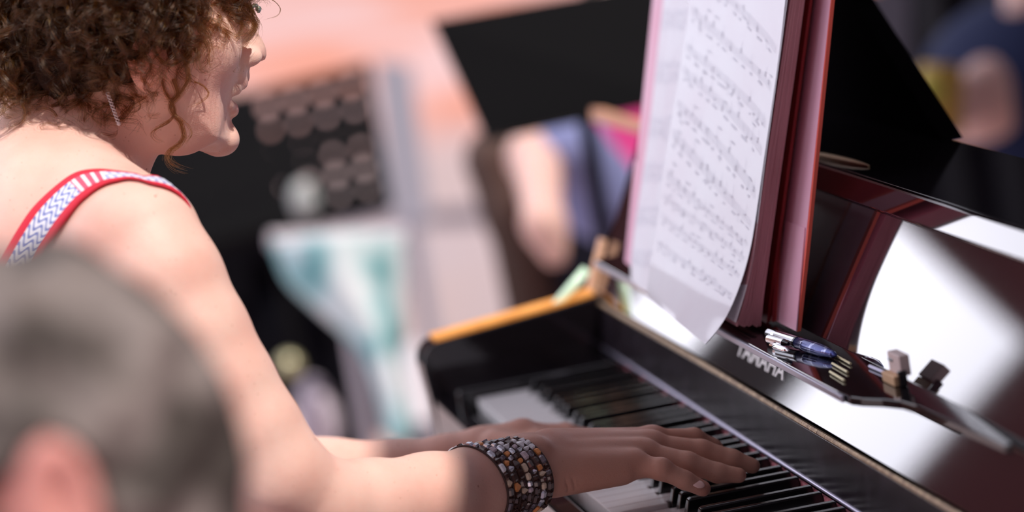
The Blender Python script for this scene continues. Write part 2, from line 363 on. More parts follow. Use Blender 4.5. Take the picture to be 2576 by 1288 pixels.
# keys
WH = .0235; names = ['A','B']+list('CDEFGAB')*7+['C']
off = {'C':21,'D':50,'F':70.5+21,'G':70.5+47.5,'A':70.5+74}
blacks = [25.5]
for n in range(1, 8):
    for k in 'CDFGA': blacks.append(47+164.5*(n-1)+off[k])
blacks = np.array(blacks)/1000; BW = .0105
pressed_w = {27, 30}; 
for i in range(52):
    x0, x1 = i*WH+.0004, (i+1)*WH-.0004
    lb = max([b for b in blacks if abs(b-x0) < .0125 and b < x0+.006]+[-9]); rb = min([b for b in blacks if abs(b-x1) < .0125 and b > x1-.006]+[9])
    nx0 = max(x0, lb+BW/2+.0008); nx1 = min(x1, rb-BW/2-.0008)
    xy = [(x0,0),(x1,0),(x1,.0475)]+([(nx1,.0475)] if nx1 < x1 else [])+[(nx1,.1475),(nx0,.1475)]+([(nx0,.0475)] if nx0 > x0 else [])+[(x0,.0475)]
    dz = -.004 if i in pressed_w else 0
    bev(MB().prism_z(xy, -.020+dz, dz).build('white_key', IVORY, piano, loc=(x0,0,dz-.01)), .0006, 1)
kb0 = None
for j, b in enumerate(blacks):
    hw, ht = BW/2, .0042
    yz = [(.0495,-.012),(.0500,.0),(.0535,.0112),(.0560,.0122),(.1470,.0122),(.1475,-.012)]
    V = [(-hw if z < .01 else -ht, y, z) for y, z in yz]+[(hw if z < .01 else ht, y, z) for y, z in yz]
    if kb0 is None:
        n = len(yz); Fc = [tuple(range(n)), tuple(range(n,2*n))[::-1]]+[(i,n+i,n+(i+1)%n,(i+1)%n) for i in range(n)]
        kb0 = put('black_key', np.array(V)+[b,0,0], Fc, EBONY, piano, loc=(b,0,0)); bev(kb0, .0011, 3)
    else:
        o = kb0.copy(); C.objects.link(o); o.parent = piano; o.location = kb0.location+Vector((b-blacks[0],0,0))
MB().box((-.003,.1476,-.02),(1.225,.1500,.0085)).build('felt_strip', FELT, piano)
MB().box((X0+.045,.152,-.03),(X1-.045,.162,.013)).build('key_backrail', BLACK, piano)
# lower board between keys and hinge, with its bright lower bead
bev(MB().prism_x([(.1490,.0135),(.1530,.0560),(.175,.0560),(.175,.0135)], X0, X1).build('name_board', DUSTY, piano), .0008, 2)
MB().tube([(X0+.046,.1490,.0132),(X1-.046,.1490,.0132)], .0018, 12).build('board_bead', ALU, piano)
hn = MB(); k = 0
x = X0
while x < X1-.01:
    hn.tube([(x,.1535,.0585),(x+.0225,.1535,.0585)], .0026, 10); x += .0232
hn.box((X0,.1535,.0560),(X1,.158,.0572)); hn.build('brass_hinge', BRASSD, piano)
# fallboard
L = lambda z, o_=0: (fp(z, o_), z)
fb = bev(MB().prism_x([L(.0615),L(.222),L(.222,.020),L(.0615,.020)], X0, X1).build('fallboard', FALL, piano), .001, 1)
MB().prism_x([L(.2215,-.0005),L(.2245,-.0005),L(.2245,.018),L(.2215,.018)], X0+.001, X1-.001).build('groove', BLACK, fb).location = (0,0,0)
yc, zc = .2335, .2345
nose = [(.2300,.2240),(.2315,.2225),(.252,.2225),(.252,.2385),(.2475,.2385),(.2455,.2377)]
bev(MB().prism_x(nose, X0+.0005, X1-.0005).build('fallboard_lip', FALL, fb), .0012, 3)
# maker's name: six raised silver letters on the fallboard
def word(text, parent, m, p0, ex, ey, size, width, thick=.0004):
    cu = bpy.data.curves.new('t', 'FONT'); cu.body = text; cu.size = 1; cu.extrude = 0; cu.offset = .012
    ob = bpy.data.objects.new('t', cu); C.objects.link(ob); dg = bpy.context.evaluated_depsgraph_get(); me = bpy.data.meshes.new_from_object(ob.evaluated_get(dg))
    V = np.array([v.co[:] for v in me.vertices]); Fc = [tuple(p.vertices) for p in me.polygons]; bpy.data.objects.remove(ob)
    lo, hi = V.min(0), V.max(0); V[:,0] = (V[:,0]-lo[0])/(hi[0]-lo[0]); V[:,1] = (V[:,1]-lo[1])/(hi[1]-lo[1])
    ex, ey = np.array(ex), np.array(ey); nn = np.cross(ex, ey); nn /= np.linalg.norm(nn); W = np.array(p0)+V[:,[0]]*width*ex+V[:,[1]]*size*ey+nn*thick
    return put('lettering', W, Fc, m, parent, loc=p0)
edir = np.array([0,TAN,1])/math.hypot(1,TAN)
let = word('YAMAHA', fb, SILV, (.452,fp(.0785)-.0002,.0785), (1,0,0), edir, .0150, .162)
# music ledge: shaped shelf with a slimmer rail behind running out to pointed ends
ZL = .1215
cx_ = .611; hwf = .335
led = []
hwf = .335
led.append([(cx_+a_, b_) for a_, b_ in [(hwf-.03,.131),(hwf,.1325),(hwf+.012,.137),(hwf+.03,.148),(hwf+.05,.1565),(hwf+.075,.160),(hwf+.18,.163),(.592,.1665),(.595,.171),(hwf+.12,.184),(hwf+.10,.186)]])
led.append([(cx_-a_, b_) for a_, b_ in [(.53,.131),(.563,.131),(.572,.134),(.575,.140),(.576,.150),(.576,.160),(.576,.165),(.5762,.170),(.5763,.175),(.5764,.184),(.575,.186)]])
poly = led[0]+led[1][::-1]
lg = MB().prism_z([(x, min(y, fp(ZL)-.0005)) for x, y in poly], ZL-.0065, ZL).build('music_ledge', BLACK, piano); bev(lg, .0012, 3)
bev(MB().box((cx_-.560,.1288,ZL-.0058),(cx_+hwf-.012,.1312,ZL-.0006)).build('ledge_edge', EDGEM, lg), .0006, 2).location = (0,0,0)
lg.location = lg.location
for q in (0,1,2):
    a = UZ(2100+q*-6, 893+q*21, ZL+.0015); b = UZ(2140+q*-8, 915+q*21, ZL+.0015)
    o = MB().tube([a,b], .0010, 8).build('hinge_knuckle', mat('pale_brass',(.9,.8,.5),.3,metal=.7), lg);  # gold glints on the ledge, built as thin bars
a = UZ(2188,921,ZL+.0015); b = UZ(2228,938,ZL+.0015); MB().tube([a,b], .0014, 8).build('hinge_pin', ALU, lg)  # silver glint, likewise a solid bar
# top board and raised lid
bev(MB().prism_x([(.2525,.2290),(.372,.2290),(.372,.2375),(.2525,.2375)], X0-.004, X1+.004).build('top_board', BLACK, piano), .002)
MB().box((X0,fp(.2)+.022,-.03),(X1,.365,.229)).build('upper_case', BLACK, piano)
lid = [UY(2385,360,.366), UY(2160,0,.366)]
pl_ = [(X0,.2375),(lid[0][0],.2375),(lid[1][0],lid[1][2]),(lid[1][0]-.03,.62),(X0,.62)]
MB().add([(x,.362,z) for x,z in pl_]+[(x,.380,z) for x,z in pl_], [(0,1,2,3,4),(9,8,7,6,5),(0,5,6,1),(1,6,7,2),(2,7,8,3),(3,8,9,4),(4,9,5,0)]).build('raised_lid', mat('satin_black_lid', (.003,.0025,.003), .9, spec=0, ior=1.01), piano)
a = UZ(2040,388,.2385); b = UZ(2185,417,.2385)
MB().tube(spl([a,(a+b)/2,b],8), [.0022,.003,.0035,.0036,.0034,.003,.002,.0008], 10).build('lid_hinge', STREAK_BRASS, piano)  # bright strip built in for the reflected streak on the top board

# ================================================================== binder with open music
LEAN = .295
binder = empty('ring_binder', (.39,.17,ZL), 'open red and pink ring binder full of music, leaning on the piano ledge', 'binder')
def yl(z, y0): return y0+LEAN*(z-.122)
ZT = .435; ZB = ZL+.0005
def slabyz(name, x0, x1, ya, yb, m, parent, z0=ZB, z1=ZT):
    return MB().prism_x([(yl(z0,ya),z0),(yl(z1,ya),z1),(yl(z1,yb),z1),(yl(z0,yb),z0)], x0, x1).build(name, m, parent)
def sx(u, y, z):                         # x at which depth y and height z meets photo column u
    lo, hi = -.3, 1.5
    for _ in range(40):
        m = (lo+hi)/2; c = R@np.array([m,y,z])+_t
        if 1288+F_PX*c[0]/c[2] < u: lo = m
        else: hi = m
    return lo
def panel_x(name, pts, m, th):             # pts: (u_left, u_right, y, z) rows from bottom to top
    A_ = [(sx(a,y,z),y,z) for a,b,y,z in pts]; B_ = [(sx(b,y,z),y,z) for a,b,y,z in pts]; n = len(pts)
    V_ = A_+B_+[(x,y+th,z) for x,y,z in A_]+[(x,y+th,z) for x,y,z in B_]
    Fc = []
    for i in range(n-1): Fc += [(i,n+i,n+i+1,i+1),(2*n+i,2*n+i+1,3*n+i+1,3*n+i),(i,i+1,2*n+i+1,2*n+i),(n+i,3*n+i,3*n+i+1,n+i+1)]
    Fc += [(0,2*n,3*n,n),(n-1,2*n-1,4*n-1,3*n-1)]
    return put(name, V_, Fc, m, binder)
slabyz('back_cover', .165, .575, .1665, .1690, REDC, binder)
zt = .40
panel_x('right_cover', [(1949,2003,.1720,ZB+.002),(1962,2026,yl(.195,.1720),.195),(2034,2091,yl(.3895,.1720),.3895),(2042,2100,yl(zt+.02,.1720),zt+.02)], GLAREC, .0022)
panel_x('cover_edge', [(2001,2006,.1722,ZB+.002),(2024,2031,yl(.195,.1722),.195),(2089,2093,yl(.3895,.1722),.3895),(2098,2102,yl(zt+.02,.1722),zt+.02)], REDEDGE, .0030)
panel_x('cover_fold', [(1941,1950,.1712,ZB+.002),(1957,1964,yl(.195,.1712),.195),(2027,2035,yl(.3895,.1712),.3895),(2035,2043,yl(zt+.02,.1712),zt+.02)], REDEDGE, .0030)
panel_x('inner_cover', [(1912,1942,.1685,ZB+.002),(1940,1958,yl(.195,.1685),.195),(2008,2028,yl(.3895,.1685),.3895),(2014,2036,yl(zt+.02,.1685),zt+.02)], REDC, .0025)
panel_x('cover_tab', [(1958,2002,.1708,ZB+.003),(1976,2024,yl(.205,.1708),.205)], GLAREC, .0010)
# left cover, edge turned towards the player
lc = MB(); P0, P1 = UX(1574,657,.165), UX(1640,0,.165)
Q0, Q1 = UX(1600,680,.20), UX(1672,0,.20)
P1 = P0+(P1-P0)*1.08; Q1 = Q0+(Q1-Q0)*1.08
lc.slab([P0,Q0,Q1,P1], -.012); bev(lc.build('left_cover', GLAREC, binder), .0015)
mid = P0+(P1-P0)*.36
lc2 = MB(); q_ = Q0+(Q1-Q0)*.36; o3 = np.array([0,-.0012,0]); lc2.slab([P0+o3,Q0+o3,q_+o3,mid+o3], -.002); lc2.build('cover_tab', GLAREC, binder)
# page block: right stack, fanned lower edge
stack = MB(); rr = np.random.default_rng(3)
for i in range(34):
    y0 = .1385+i*.00046; c0 = -.0045*(1-i/34)-.004*rr.random()
    zz = [ZB+.002+rr.random()*.0025+(.004*(1-i/34)), .150, .19, .25, .33, .425]; G = []
    for q, z in enumerate(zz):
        bend = [0.0, .0022, .0035, .002, 0, 0][q]*(-.3) + [-.006,-.002,0,0,0,0][q]*(1-i/34)
        taper = 1-(z-.12)*.75
        yy = yl(z, .1555-(.1555-y0)*taper)+bend
        xr = .601+.0012*rr.random()*1 - .0004*i/34
        G.append([(.402,yy+.004,z),(.5,yy+.001,z),(xr,yy,z)])
    G = np.array(G); B = G+np.array([0,.00033,0]); n = len(G)
    stack.sheet(G).sheet(B[:, ::-1]).add([*G[:,-1],*B[:,-1]], [(i_,n+i_,n+i_+1,i_+1) for i_ in range(n-1)]).add([*G[0],*B[0]], [(0,1,4,3),(1,2,5,4)])
stack.build('page_stack', PEDGE, binder)
def grid_from(rows, n=24):
    rows = [spl(r, n) for r in rows]; return np.array([spl([r[i] for r in rows], 16) for i in range(n)])   # (n along height, m across)
Bz = lambda pts, x: [UX(u, v, x) for u, v in pts]
# second right page (white strip seen beside the front sheet)
right2 = Bz([(1851,812),(1872,745),(1893,660),(1906,560),(1926,400),(1947,250),(1965,120),(1982,-10),(1990,-60)], .602)
in2 = [p+np.array([-.19,.004,0]) for p in right2]
pg2 = MB().sheet(grid_from([right2, in2])).build('second_page', PAPER, binder, smooth=True)
# left page
lp_l = Bz([(1587,700),(1588,640),(1604,520),(1622,400),(1640,260),(1655,120),(1669,-5),(1675,-60)], .20)
lp_r = Bz([(1650,745),(1655,640),(1672,520),(1690,400),(1706,260),(1722,120),(1738,-5),(1745,-60)], .385)
lm = [(a*.5+b*.5)+np.array([0,-.004,0]) for a, b in zip(lp_l, lp_r)]
LPG = grid_from([lp_l, lm, lp_r])
lpage = MB().sheet(LPG).build('left_page', PAPER, binder, smooth=True)
bl = MB().sheet(grid_from([[p+np.array([.03,.004,-.010]) for p in lp_l], [p+np.array([.02,.006,-.004]) for p in lp_r]])).build('under_page', PAPER, binder, smooth=True)
# rings
for (u, v) in ((1735,10),(1690,320),(1660,560)):
    c = UX(u, v, .392)+np.array([0,.002,0]); rg = []
    for i in range(15):
        a = math.pi*(-.25+1.5*i/14); rg.append(c+np.array([.011*math.cos(a), .010-.012*math.sin(a)*1.0, .002*math.sin(a)]))
    MB().tube(rg, .0013, 8).build('binder_ring', CHROME, binder, smooth=True)
# front sheet, hanging forward over the ledge
fr = Bz([(1774,866),(1803,832),(1833,785),(1862,715),(1884,640),(1899,560),(1922,400),(1944,250),(1962,120),(1977,-10),(1985,-60)], .600)
fl = Bz([(1629,748),(1628,725),(1634,680),(1645,610),(1657,530),(1666,455),(1686,320),(1704,210),(1720,105),(1737,-8),(1745,-60)], .398)
fm = Bz([(1700,806),(1712,775),(1730,730),(1752,662),(1770,585),(1783,505),(1804,360),(1824,230),(1840,112),(1856,-9),(1864,-60)], .50)
FG = grid_from([fl, fm, fr], 40)
Bk = FG+np.array([0,.0003,0])
fs = MB().sheet(FG).sheet(Bk[:, ::-1]).build('music_sheet', SLEEVE, smooth=True)
tag(fs, 'white sheet of printed music in front, its lower corner curling over the ledge', 'sheet music')
def notation(G, name, parent, systems, seed, u0=.06, u1=.94, lift=.0005, text=True, skew=0., pair=True):
    G = np.asarray(G); n, m = G.shape[:2]; rg = np.random.default_rng(seed); mb = MB()
    def P(u, v):                             # u across 0..1 (left..right), v height 0..1
        a = min(max(v*(1-skew*u),0),.9999)*(n-1); b = min(max(u,0),.9999)*(m-1); i, j = int(a), int(b); fa, fb_ = a-i, b-j
        return (G[i,j]*(1-fa)*(1-fb_)+G[i+1,j]*fa*(1-fb_)+G[i,j+1]*(1-fa)*fb_+G[i+1,j+1]*fa*fb_)+np.array([0,-lift,lift*.3])
    H = 1/.30
    def q(u0_, v0_, u1_, v1_): mb.add([P(u0_,v0_),P(u1_,v0_),P(u1_,v1_),P(u0_,v1_)], [(0,1,2,3)])
    def hl(ua, ub, v, th):
        s_ = max(int((ub-ua)*12),1)
        for a in range(s_): q(ua+(ub-ua)*a/s_, v, ua+(ub-ua)*(a+1)/s_, v+th)
    for sv in systems:
        for st in ((0, 1) if pair else (0,)):
            v0 = sv-st*.034
            for l in range(5): hl(u0, u1, v0+l*.0042, .0006)
            for bar in np.linspace(u0, u1, 5): q(bar-.001, v0, bar+.001, v0+.0168)
            x = u0+.05
            while x < u1-.03:
                nv = v0+rg.integers(-1,5)*.0042; k_ = rg.integers(1,3)
                for c_ in range(k_): q(x, nv+c_*.0063-.0015, x+.014, nv+c_*.0063+.0022)
                up = rg.random() < .6; q(x+.0125, nv, x+.0142, nv+(.024 if up else -.018))
                if rg.random() < .3: q(x+.0125, nv+(.022 if up else -.018), min(x+.05,u1), nv+(.0245 if up else -.0155))
                x += .045+.06*rg.random()
        if text:
            x = u0+.02
            while x < u1-.06:
                w_ = .015+.04*rg.random()
                xx = x
                while xx < x+w_: q(xx, sv-.013, xx+.005, sv-.013+.004+.002*rg.random()); xx += .008
                x += w_+.03+.05*rg.random()
    o = mb.build(name, INKP if parent is not fs else INKP, parent); return o
nb = notation(FG, 'printed_notation', fs, [.30,.385,.455,.515,.59,.655,.735,.79,.87,.96], 5, skew=.19, pair=False)
notation(LPG, 'printed_notation', lpage, [.14,.27,.40,.52,.66,.80], 9)
arc = [FG[int(38-i*.6)][int(9+i*.55)]+np.array([0,-.0008,.0002]) for i in range(10)]
notation(grid_from([in2, right2]), 'printed_notation', pg2, [.20,.33,.47], 6)

# ================================================================== small things on the ledge
pen = empty('ballpoint_pen', UZ(2010,855,ZL), 'chrome and blue ballpoint pen lying on the piano ledge below the binder', 'pen')
pa, pb = UZ(1933,838,ZL+.007), UZ(2100,893,ZL+.004)
dpen = pb-pa
MB().tube([pa, pa+dpen*.02, pa+dpen*.10, pa+dpen*.14], [.0035,.0043,.0043,.0036], 14).build('push_button', CHROME, pen, smooth=False)
MB().tube([pa+dpen*.14, pa+dpen*.44], [.0044,.0047], 16).build('upper_barrel', CHROME, pen, smooth=False)
MB().tube([pa+dpen*.44, pa+dpen*.46], [.0050,.0050], 16).build('centre_ring', BLACK, pen)
MB().tube([pa+dpen*.46, pa+dpen*.6, pa+dpen*.8, pa+dpen*.97, pa+dpen*1.02], [.0048,.0054,.0052,.0030,.0008], 16).build('lower_barrel', mat('blue_barrel',(.05,.06,.22),.15,metal=.6,noise=((.5,.52,.75),120,.55,.7)), pen, smooth=True)
ca = UZ(1940,868,ZL+.006); MB().tube([ca, ca+dpen*.08, ca+dpen*.22, ca+dpen*.27], [.002,.003,.0026,.0008], 10).build('pocket_clip', CHROME, pen, smooth=True)
pen2 = empty('silver_pen', UZ(1985,882,ZL), 'short silver clip pen lying in front of the blue pen', 'pen')
sa, sb = UZ(1934,852,ZL+.010)+np.array([0,0,0]), UZ(1972,862,ZL+.008)
MB().tube([sa, sb], [.0035,.0032], 12).build('barrel', CHROME, pen2, smooth=False)
MB().tube([sb, sb+(sb-sa)*.3], [.0030,.0014], 12).build('cap', BLACK, pen2, smooth=False)
clip = empty('page_clip', UZ(2265,925,ZL), 'beige and pinkish block-shaped page clip standing on the piano ledge', 'clip')
BEIGE = mat('beige_block', (.62,.48,.46), .5); TAN_ = mat('tan_foot', (.60,.36,.20), .5)
cb = np.array([0,.1735,ZL]); ez = np.array([0,.12,.99]); exx = np.array([1,0,0]); eyy = np.array([0,1,0])
for _k in range(1):
    lo_, hi_ = .3, 1.3
    for _ in range(40):
        m__ = (lo_+hi_)/2; c__ = R@np.array([m__,cb[1],ZL+.006])+_t
        if 1288+F_PX*c__[0]/c__[2] < 2256: lo_ = m__
        else: hi_ = m__
    cb[0] = lo_
def blk(name, x0,x1,y0,y1,z0,z1,m):
    o = MB().box((cb[0]+x0,cb[1]+y0,ZL+z0),(cb[0]+x1,cb[1]+y1,ZL+z1)).build(name, m, clip); return bev(o, .0008)
blk('clip_foot', -.020,.012,-.006,.004,.0003,.008, TAN_); blk('clip_body', -.014,.016,-.001,.007,.008,.0235, BEIGE); blk('clip_slot', -.013,-.001,-.0016,.0005,.0165,.0190, BLACK)
blk('clip_post', .012,.018,-.003,.003,.0003,.0125, BLACK)
tube_ = empty('glass_tube', UX(1440,725,-.095), 'thin pale green glass stick resting at the bass end of the piano', 'stick')
GREENG = mat('pale_green_glass', (.72,.98,.76), .15); t0, t1 = UX(1400,768,-.100), UX(1476,678,-.100)
MB().tube([t0, t0+(t1-t0)*.03, t1], [.0046,.0054,.0054], 14).build('stick_body', GREENG, tube_, smooth=True)
MB().ball(t0+(t0-t1)*.02, .0052, 12, 8).build('stick_tip', mat('white_tip',(.85,.9,.8),.2), tube_, smooth=True)  # white ball in place of the highlight on the stick's end
st = MB(); st.slab([UX(1458,790,-.13), UX(1476,792,-.13), UX(1522,602,-.13), UX(1506,598,-.13)], .008)
st.build('end_trim', PALEW, piano)

# ================================================================== the pianist
SKIN = bpy.data.materials.new('skin'); SKIN.use_nodes = True
def skin_nodes(m, base, dark, freckle=True):
    t = m.node_tree; b = t.nodes['Principled BSDF']
    b.inputs['Roughness'].default_value = .50; b.inputs['Specular IOR Level'].default_value = .32
    b.inputs['Subsurface Weight'].default_value = .22; b.inputs['Subsurface Radius'].default_value = (1,.32,.18); b.inputs['Subsurface Scale'].default_value = .009
    tcn = t.nodes.new('ShaderNodeTexCoord')
    n = t.nodes.new('ShaderNodeTexNoise'); n.inputs['Scale'].default_value = 22; n.inputs['Detail'].default_value = 5; t.links.new(tcn.outputs['Object'], n.inputs['Vector'])
    mr = t.nodes.new('ShaderNodeMapRange'); mr.inputs[1].default_value = .35; mr.inputs[2].default_value = .7; t.links.new(n.outputs['Fac'], mr.inputs[0])
    mx = t.nodes.new('ShaderNodeMix'); mx.data_type = 'RGBA'; mx.inputs[6].default_value = (*base,1); mx.inputs[7].default_value = (*dark,1); t.links.new(mr.outputs[0], mx.inputs['Factor'])
    col = mx.outputs[2]
    if freckle:
        for sc_, th, cc, amt in ((170,.085,(.42,.17,.10),.55),(55,.045,(.34,.12,.07),.8),(420,.10,(.55,.26,.18),.35)):
            v = t.nodes.new('ShaderNodeTexVoronoi'); v.inputs['Scale'].default_value = sc_; t.links.new(tcn.outputs['Object'], v.inputs['Vector'])
            r = t.nodes.new('ShaderNodeMapRange'); r.inputs[1].default_value = th*1.6; r.inputs[2].default_value = th*.7; r.inputs[3].default_value = 0; r.inputs[4].default_value = amt; t.links.new(v.outputs['Distance'], r.inputs[0])
            sp_ = t.nodes.new('ShaderNodeSeparateColor'); t.links.new(v.outputs['Color'], sp_.inputs[0])
            g_ = t.nodes.new('ShaderNodeMath'); g_.operation = 'GREATER_THAN'; g_.inputs[1].default_value = .55; t.links.new(sp_.outputs[0], g_.inputs[0])
            ml = t.nodes.new('ShaderNodeMath'); ml.operation = 'MULTIPLY'; t.links.new(r.outputs[0], ml.inputs[0]); t.links.new(g_.outputs[0], ml.inputs[1])
            m2 = t.nodes.new('ShaderNodeMix'); m2.data_type = 'RGBA'; m2.inputs[7].default_value = (*cc,1); t.links.new(ml.outputs[0], m2.inputs['Factor']); t.links.new(col, m2.inputs[6]); col = m2.outputs[2]
    at = t.nodes.new('ShaderNodeAttribute'); at.attribute_name = 'tint'
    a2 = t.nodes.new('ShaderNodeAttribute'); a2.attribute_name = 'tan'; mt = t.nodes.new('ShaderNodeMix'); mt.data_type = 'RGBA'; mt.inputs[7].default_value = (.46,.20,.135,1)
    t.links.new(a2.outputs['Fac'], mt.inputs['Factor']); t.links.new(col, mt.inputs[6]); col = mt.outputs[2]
    m3 = t.nodes.new('ShaderNodeMix'); m3.data_type = 'RGBA'; m3.inputs[7].default_value = (.62,.16,.17,1); t.links.new(at.outputs['Fac'], m3.inputs['Factor']); t.links.new(col, m3.inputs[6])
    t.links.new(m3.outputs[2], b.inputs['Base Color'])
    n2 = t.nodes.new('ShaderNodeTexNoise'); n2.inputs['Scale'].default_value = 900; t.links.new(tcn.outputs['Object'], n2.inputs['Vector'])
    w2 = t.nodes.new('ShaderNodeTexNoise'); w2.inputs['Scale'].default_value = 160; w2.inputs['Detail'].default_value = 4; t.links.new(tcn.outputs['Object'], w2.inputs['Vector'])
    ad = t.nodes.new('ShaderNodeMath'); t.links.new(n2.outputs['Fac'], ad.inputs[0]); t.links.new(w2.outputs['Fac'], ad.inputs[1])
    bp = t.nodes.new('ShaderNodeBump'); bp.inputs['Strength'].default_value = .35; bp.inputs['Distance'].default_value = .0006; t.links.new(ad.outputs[0], bp.inputs['Height']); t.links.new(bp.outputs[0], b.inputs['Normal'])
skin_nodes(SKIN, (.86,.57,.485), (.82,.47,.39))

XC = .600                                     # mid plane of her head
P2 = lambda u, v, x=XC: UX(u, v, x)
yz = lambda pts: [(UX(u, v, XC)[1], UX(u, v, XC)[2]) for u, v in pts]
HEAD = [(626,22),(617,60),(609,100),(603,145),(600,180),(594,215),(586,240),(581,270),(576,300),(574,325),(576,345),(567,363),(556,373),(540,381),(515,380),(487,376),(455,374),(420,372),(370,360),(300,340),(220,300),(120,230),(50,120),(30,0),(40,-120),(100,-230),(200,-300),(330,-335),(450,-320),(550,-250),(606,-150),(622,-70),(624,-10)]
NOSE = [(627,10),(638,52),(648,80),(661,100),(670,122),(671,140),(667,152),(657,155),(640,158),(622,163),(611,171),(590,176),(575,150),(585,80),(600,20)]
def woman_field():
    xs = ax((.285,.0032),(.50,.0022),(.57,.0013),(.725,.0018),(.80,.0022),(.93,.004),.96)
    ys = ax((-.78,.006),(-.50,.0032),(-.42,.0016),(-.19,.0020),(-.10,.0014),(.145,.008),.20)
    zs = ax((-.72,.010),(-.06,.004),(.0,.0013),(.115,.0032),(.30,.0015),(.47,.003),(.56,.005),.60)
    f = Field(xs, ys, zs)
    # legs and seat under the keyboard
    for s in (-1, 1):
        f.cone((.61+s*.09,-.50,-.165),(.61+s*.13,-.10,-.165),.085,.062,.03); f.cone((.61+s*.13,-.10,-.165),(.61+s*.13,-.14,-.60),.055,.036,.02)
        f.cone((.61+s*.13,-.15,-.66),(.61+s*.14,.02,-.70),.032,.022,.02)
    # torso, leaning forward a little
    f.cone((.61,-.54,-.16),(.61,-.53,.02),.115,.105,.03, sc_=(1.35,1,1))
    f.cone((.61,-.53,.02),(.61,-.475,.22),.105,.098,.05, sc_=(1.38,1,1))
    f.cone((.61,-.465,.20),(.61,-.455,.262),.098,.070,.05, sc_=(1.55,1,1))
    for s in (-1, 1): f.ell((.61+s*.07,-.385,.13),(.055,.052,.055),.03)      # bust
    # neck and shoulders
    nk0, nk1 = P2(165,470), P2(262,240)
    f.cone(nk0, nk1, .060, .054, .02)
    f.cone(P2(90,470), P2(150,330), .052, .048, .03)
    SHR, SHL = UX(350,606,.775), UX(300,590,.425)
    f.cone(P2(110,440)+[.03,0,0], SHR+[-.005,-.008,.002], .052, .042, .03); f.cone(P2(110,440)-[.03,0,0], SHL+[.01,0,0], .052, .042, .03)
    f.cone(P2(180,560)+[.04,0,0], SHR+[-.02,-.012,-.004], .050, .050, .03)
    f.ell(UX(100,700,.68), (.085,.06,.10), .03)                              # shoulder blade and back
    # right arm
    A = [SHR, UX(408,712,.795), UX(480,853,.808), UX(552,977,.817), UX(626,1092,.824), UX(690,1195,.828)]
    f.chain(A, [.0470,.0455,.0440,.0415,.0395,.0385], .012)
    W0 = [UX(690,1195,.828), UX(800,1282,.812), UX(930,1280,.788), UX(1080,1256,.760), UX(1200,1220,.728), UX(1272,1192,.706)]
    f.chain(W0, [.0400,.0385,.0370,.0350,.0300,.0265], .010)
    # right hand: wrist, palm plate, metacarpals
    wr = UX(1320,1172,.694)
    f.cone(W0[-1], wr, .0268, .0240, .008)
    K = {'i': UX(1640,1108,.628), 'm': UX(1638,1122,.650), 'r': UX(1622,1142,.672), 'p': UX(1596,1168,.692)}
    base = {'i': UX(1385,1132,.664), 'm': UX(1378,1145,.676), 'r': UX(1372,1165,.688), 'p': UX(1366,1190,.698)}
    rad0 = {'i':.0150,'m':.0152,'r':.0148,'p':.0140}
    for q in 'imrp': f.cone(base[q], K[q], .0175, rad0[q]-.0038, .010)
    f.cone(wr, (base['m']+base['r'])/2, .0235, .020, .012)
    f.cone(UX(1400,1195,.700), UX(1560,1182,.694), .0165, .0120, .010)        # heel of the hand, little-finger side
    f.cone(UX(1390,1190,.665), UX(1530,1178,.640), .0180, .0125, .012)        # ball of the thumb
    # knuckles
    for q, r_ in (('i',.0112),('m',.0118),('r',.0110),('p',.0105)): f.ell(K[q]+np.array([0,0,.0008]), (r_,r_*1.1,r_), .006)
    # fingers (each its own chain)
    f.chain([K['i'], UX(1746,1103,.622), UX(1792,1126,.618), UX(1822,1152,.616)], [.0098,.0084,.0074,.0062], .004)
    f.chain([K['m'], UX(1765,1134,.655), UX(1842,1156,.660), UX(1893,1172,.662)], [.0102,.0090,.0080,.0064], .004)
    f.chain([K['r'], UX(1730,1165,.684), UX(1806,1190,.688), UX(1858,1196,.690)], [.0102,.0090,.0078,.0064], .004)
    f.chain([K['p'], UX(1664,1181,.703), UX(1723,1208,.706), UX(1768,1229,.7065)], [.0098,.0084,.0074,.0066], .0035)
    f.ell(UX(1664,1179,.703), (.0088,.0088,.0088), .003)
    f.chain([UX(1430,1180,.650), UX(1540,1175,.612), UX(1600,1172,.600), UX(1650,1176,.596)], [.014,.0115,.0100,.0082], .006)
    # tendons, wrist bone and fine folds
    f.cone(UX(1420,1124,.676)+np.array([0,0,.0]), K['m']+np.array([0,-.006,.0045]), .0085, .0070, .006)
    f.cone(UX(1430,1140,.688), K['r']+np.array([0,-.006,.0055]), .0080, .0068, .006)
    f.ell(UX(1345,1128,.706), (.009,.012,.009), .008)
    for (u0,v0,u1,v1) in ((1436,1190,1448,1232),(1452,1185,1458,1236),(1470,1190,1478,1234),(1422,1200,1430,1236)):
        f.cone(UX(u0,v0,.7185), UX(u1,v1,.711), .0009, .0009, .0012, sub=True)
    for q in (0,1,2,3): f.cone(UX(1596+q*9,1150+q*4,.7155-q*.0004), UX(1600+q*9,1196,.7135-q*.0004), .0008,.0008,.0012, sub=True)
    for c_, r_ in ((UX(1658,1164,.7135),.0008),(UX(1668,1163,.7135),.0008)):
        f.cone(c_-[.004,0,.0], c_+[.003,0,-.006], r_, r_, .001, sub=True)
    # left arm and hand
    A = [SHL, UX(500,880,.395), UX(600,1190,.375)]; f.chain(A, [.052,.044,.040], .012)
    B = [UX(600,1190,.375), UX(830,1206,.378), UX(1000,1200,.395), UX(1130,1170,.410), UX(1215,1140,.420)]
    f.chain(B, [.040,.0350,.0320,.0260,.0225], .010)
    f.cone(B[-1], UX(1300,1104,.424), .0215, .0165, .010)
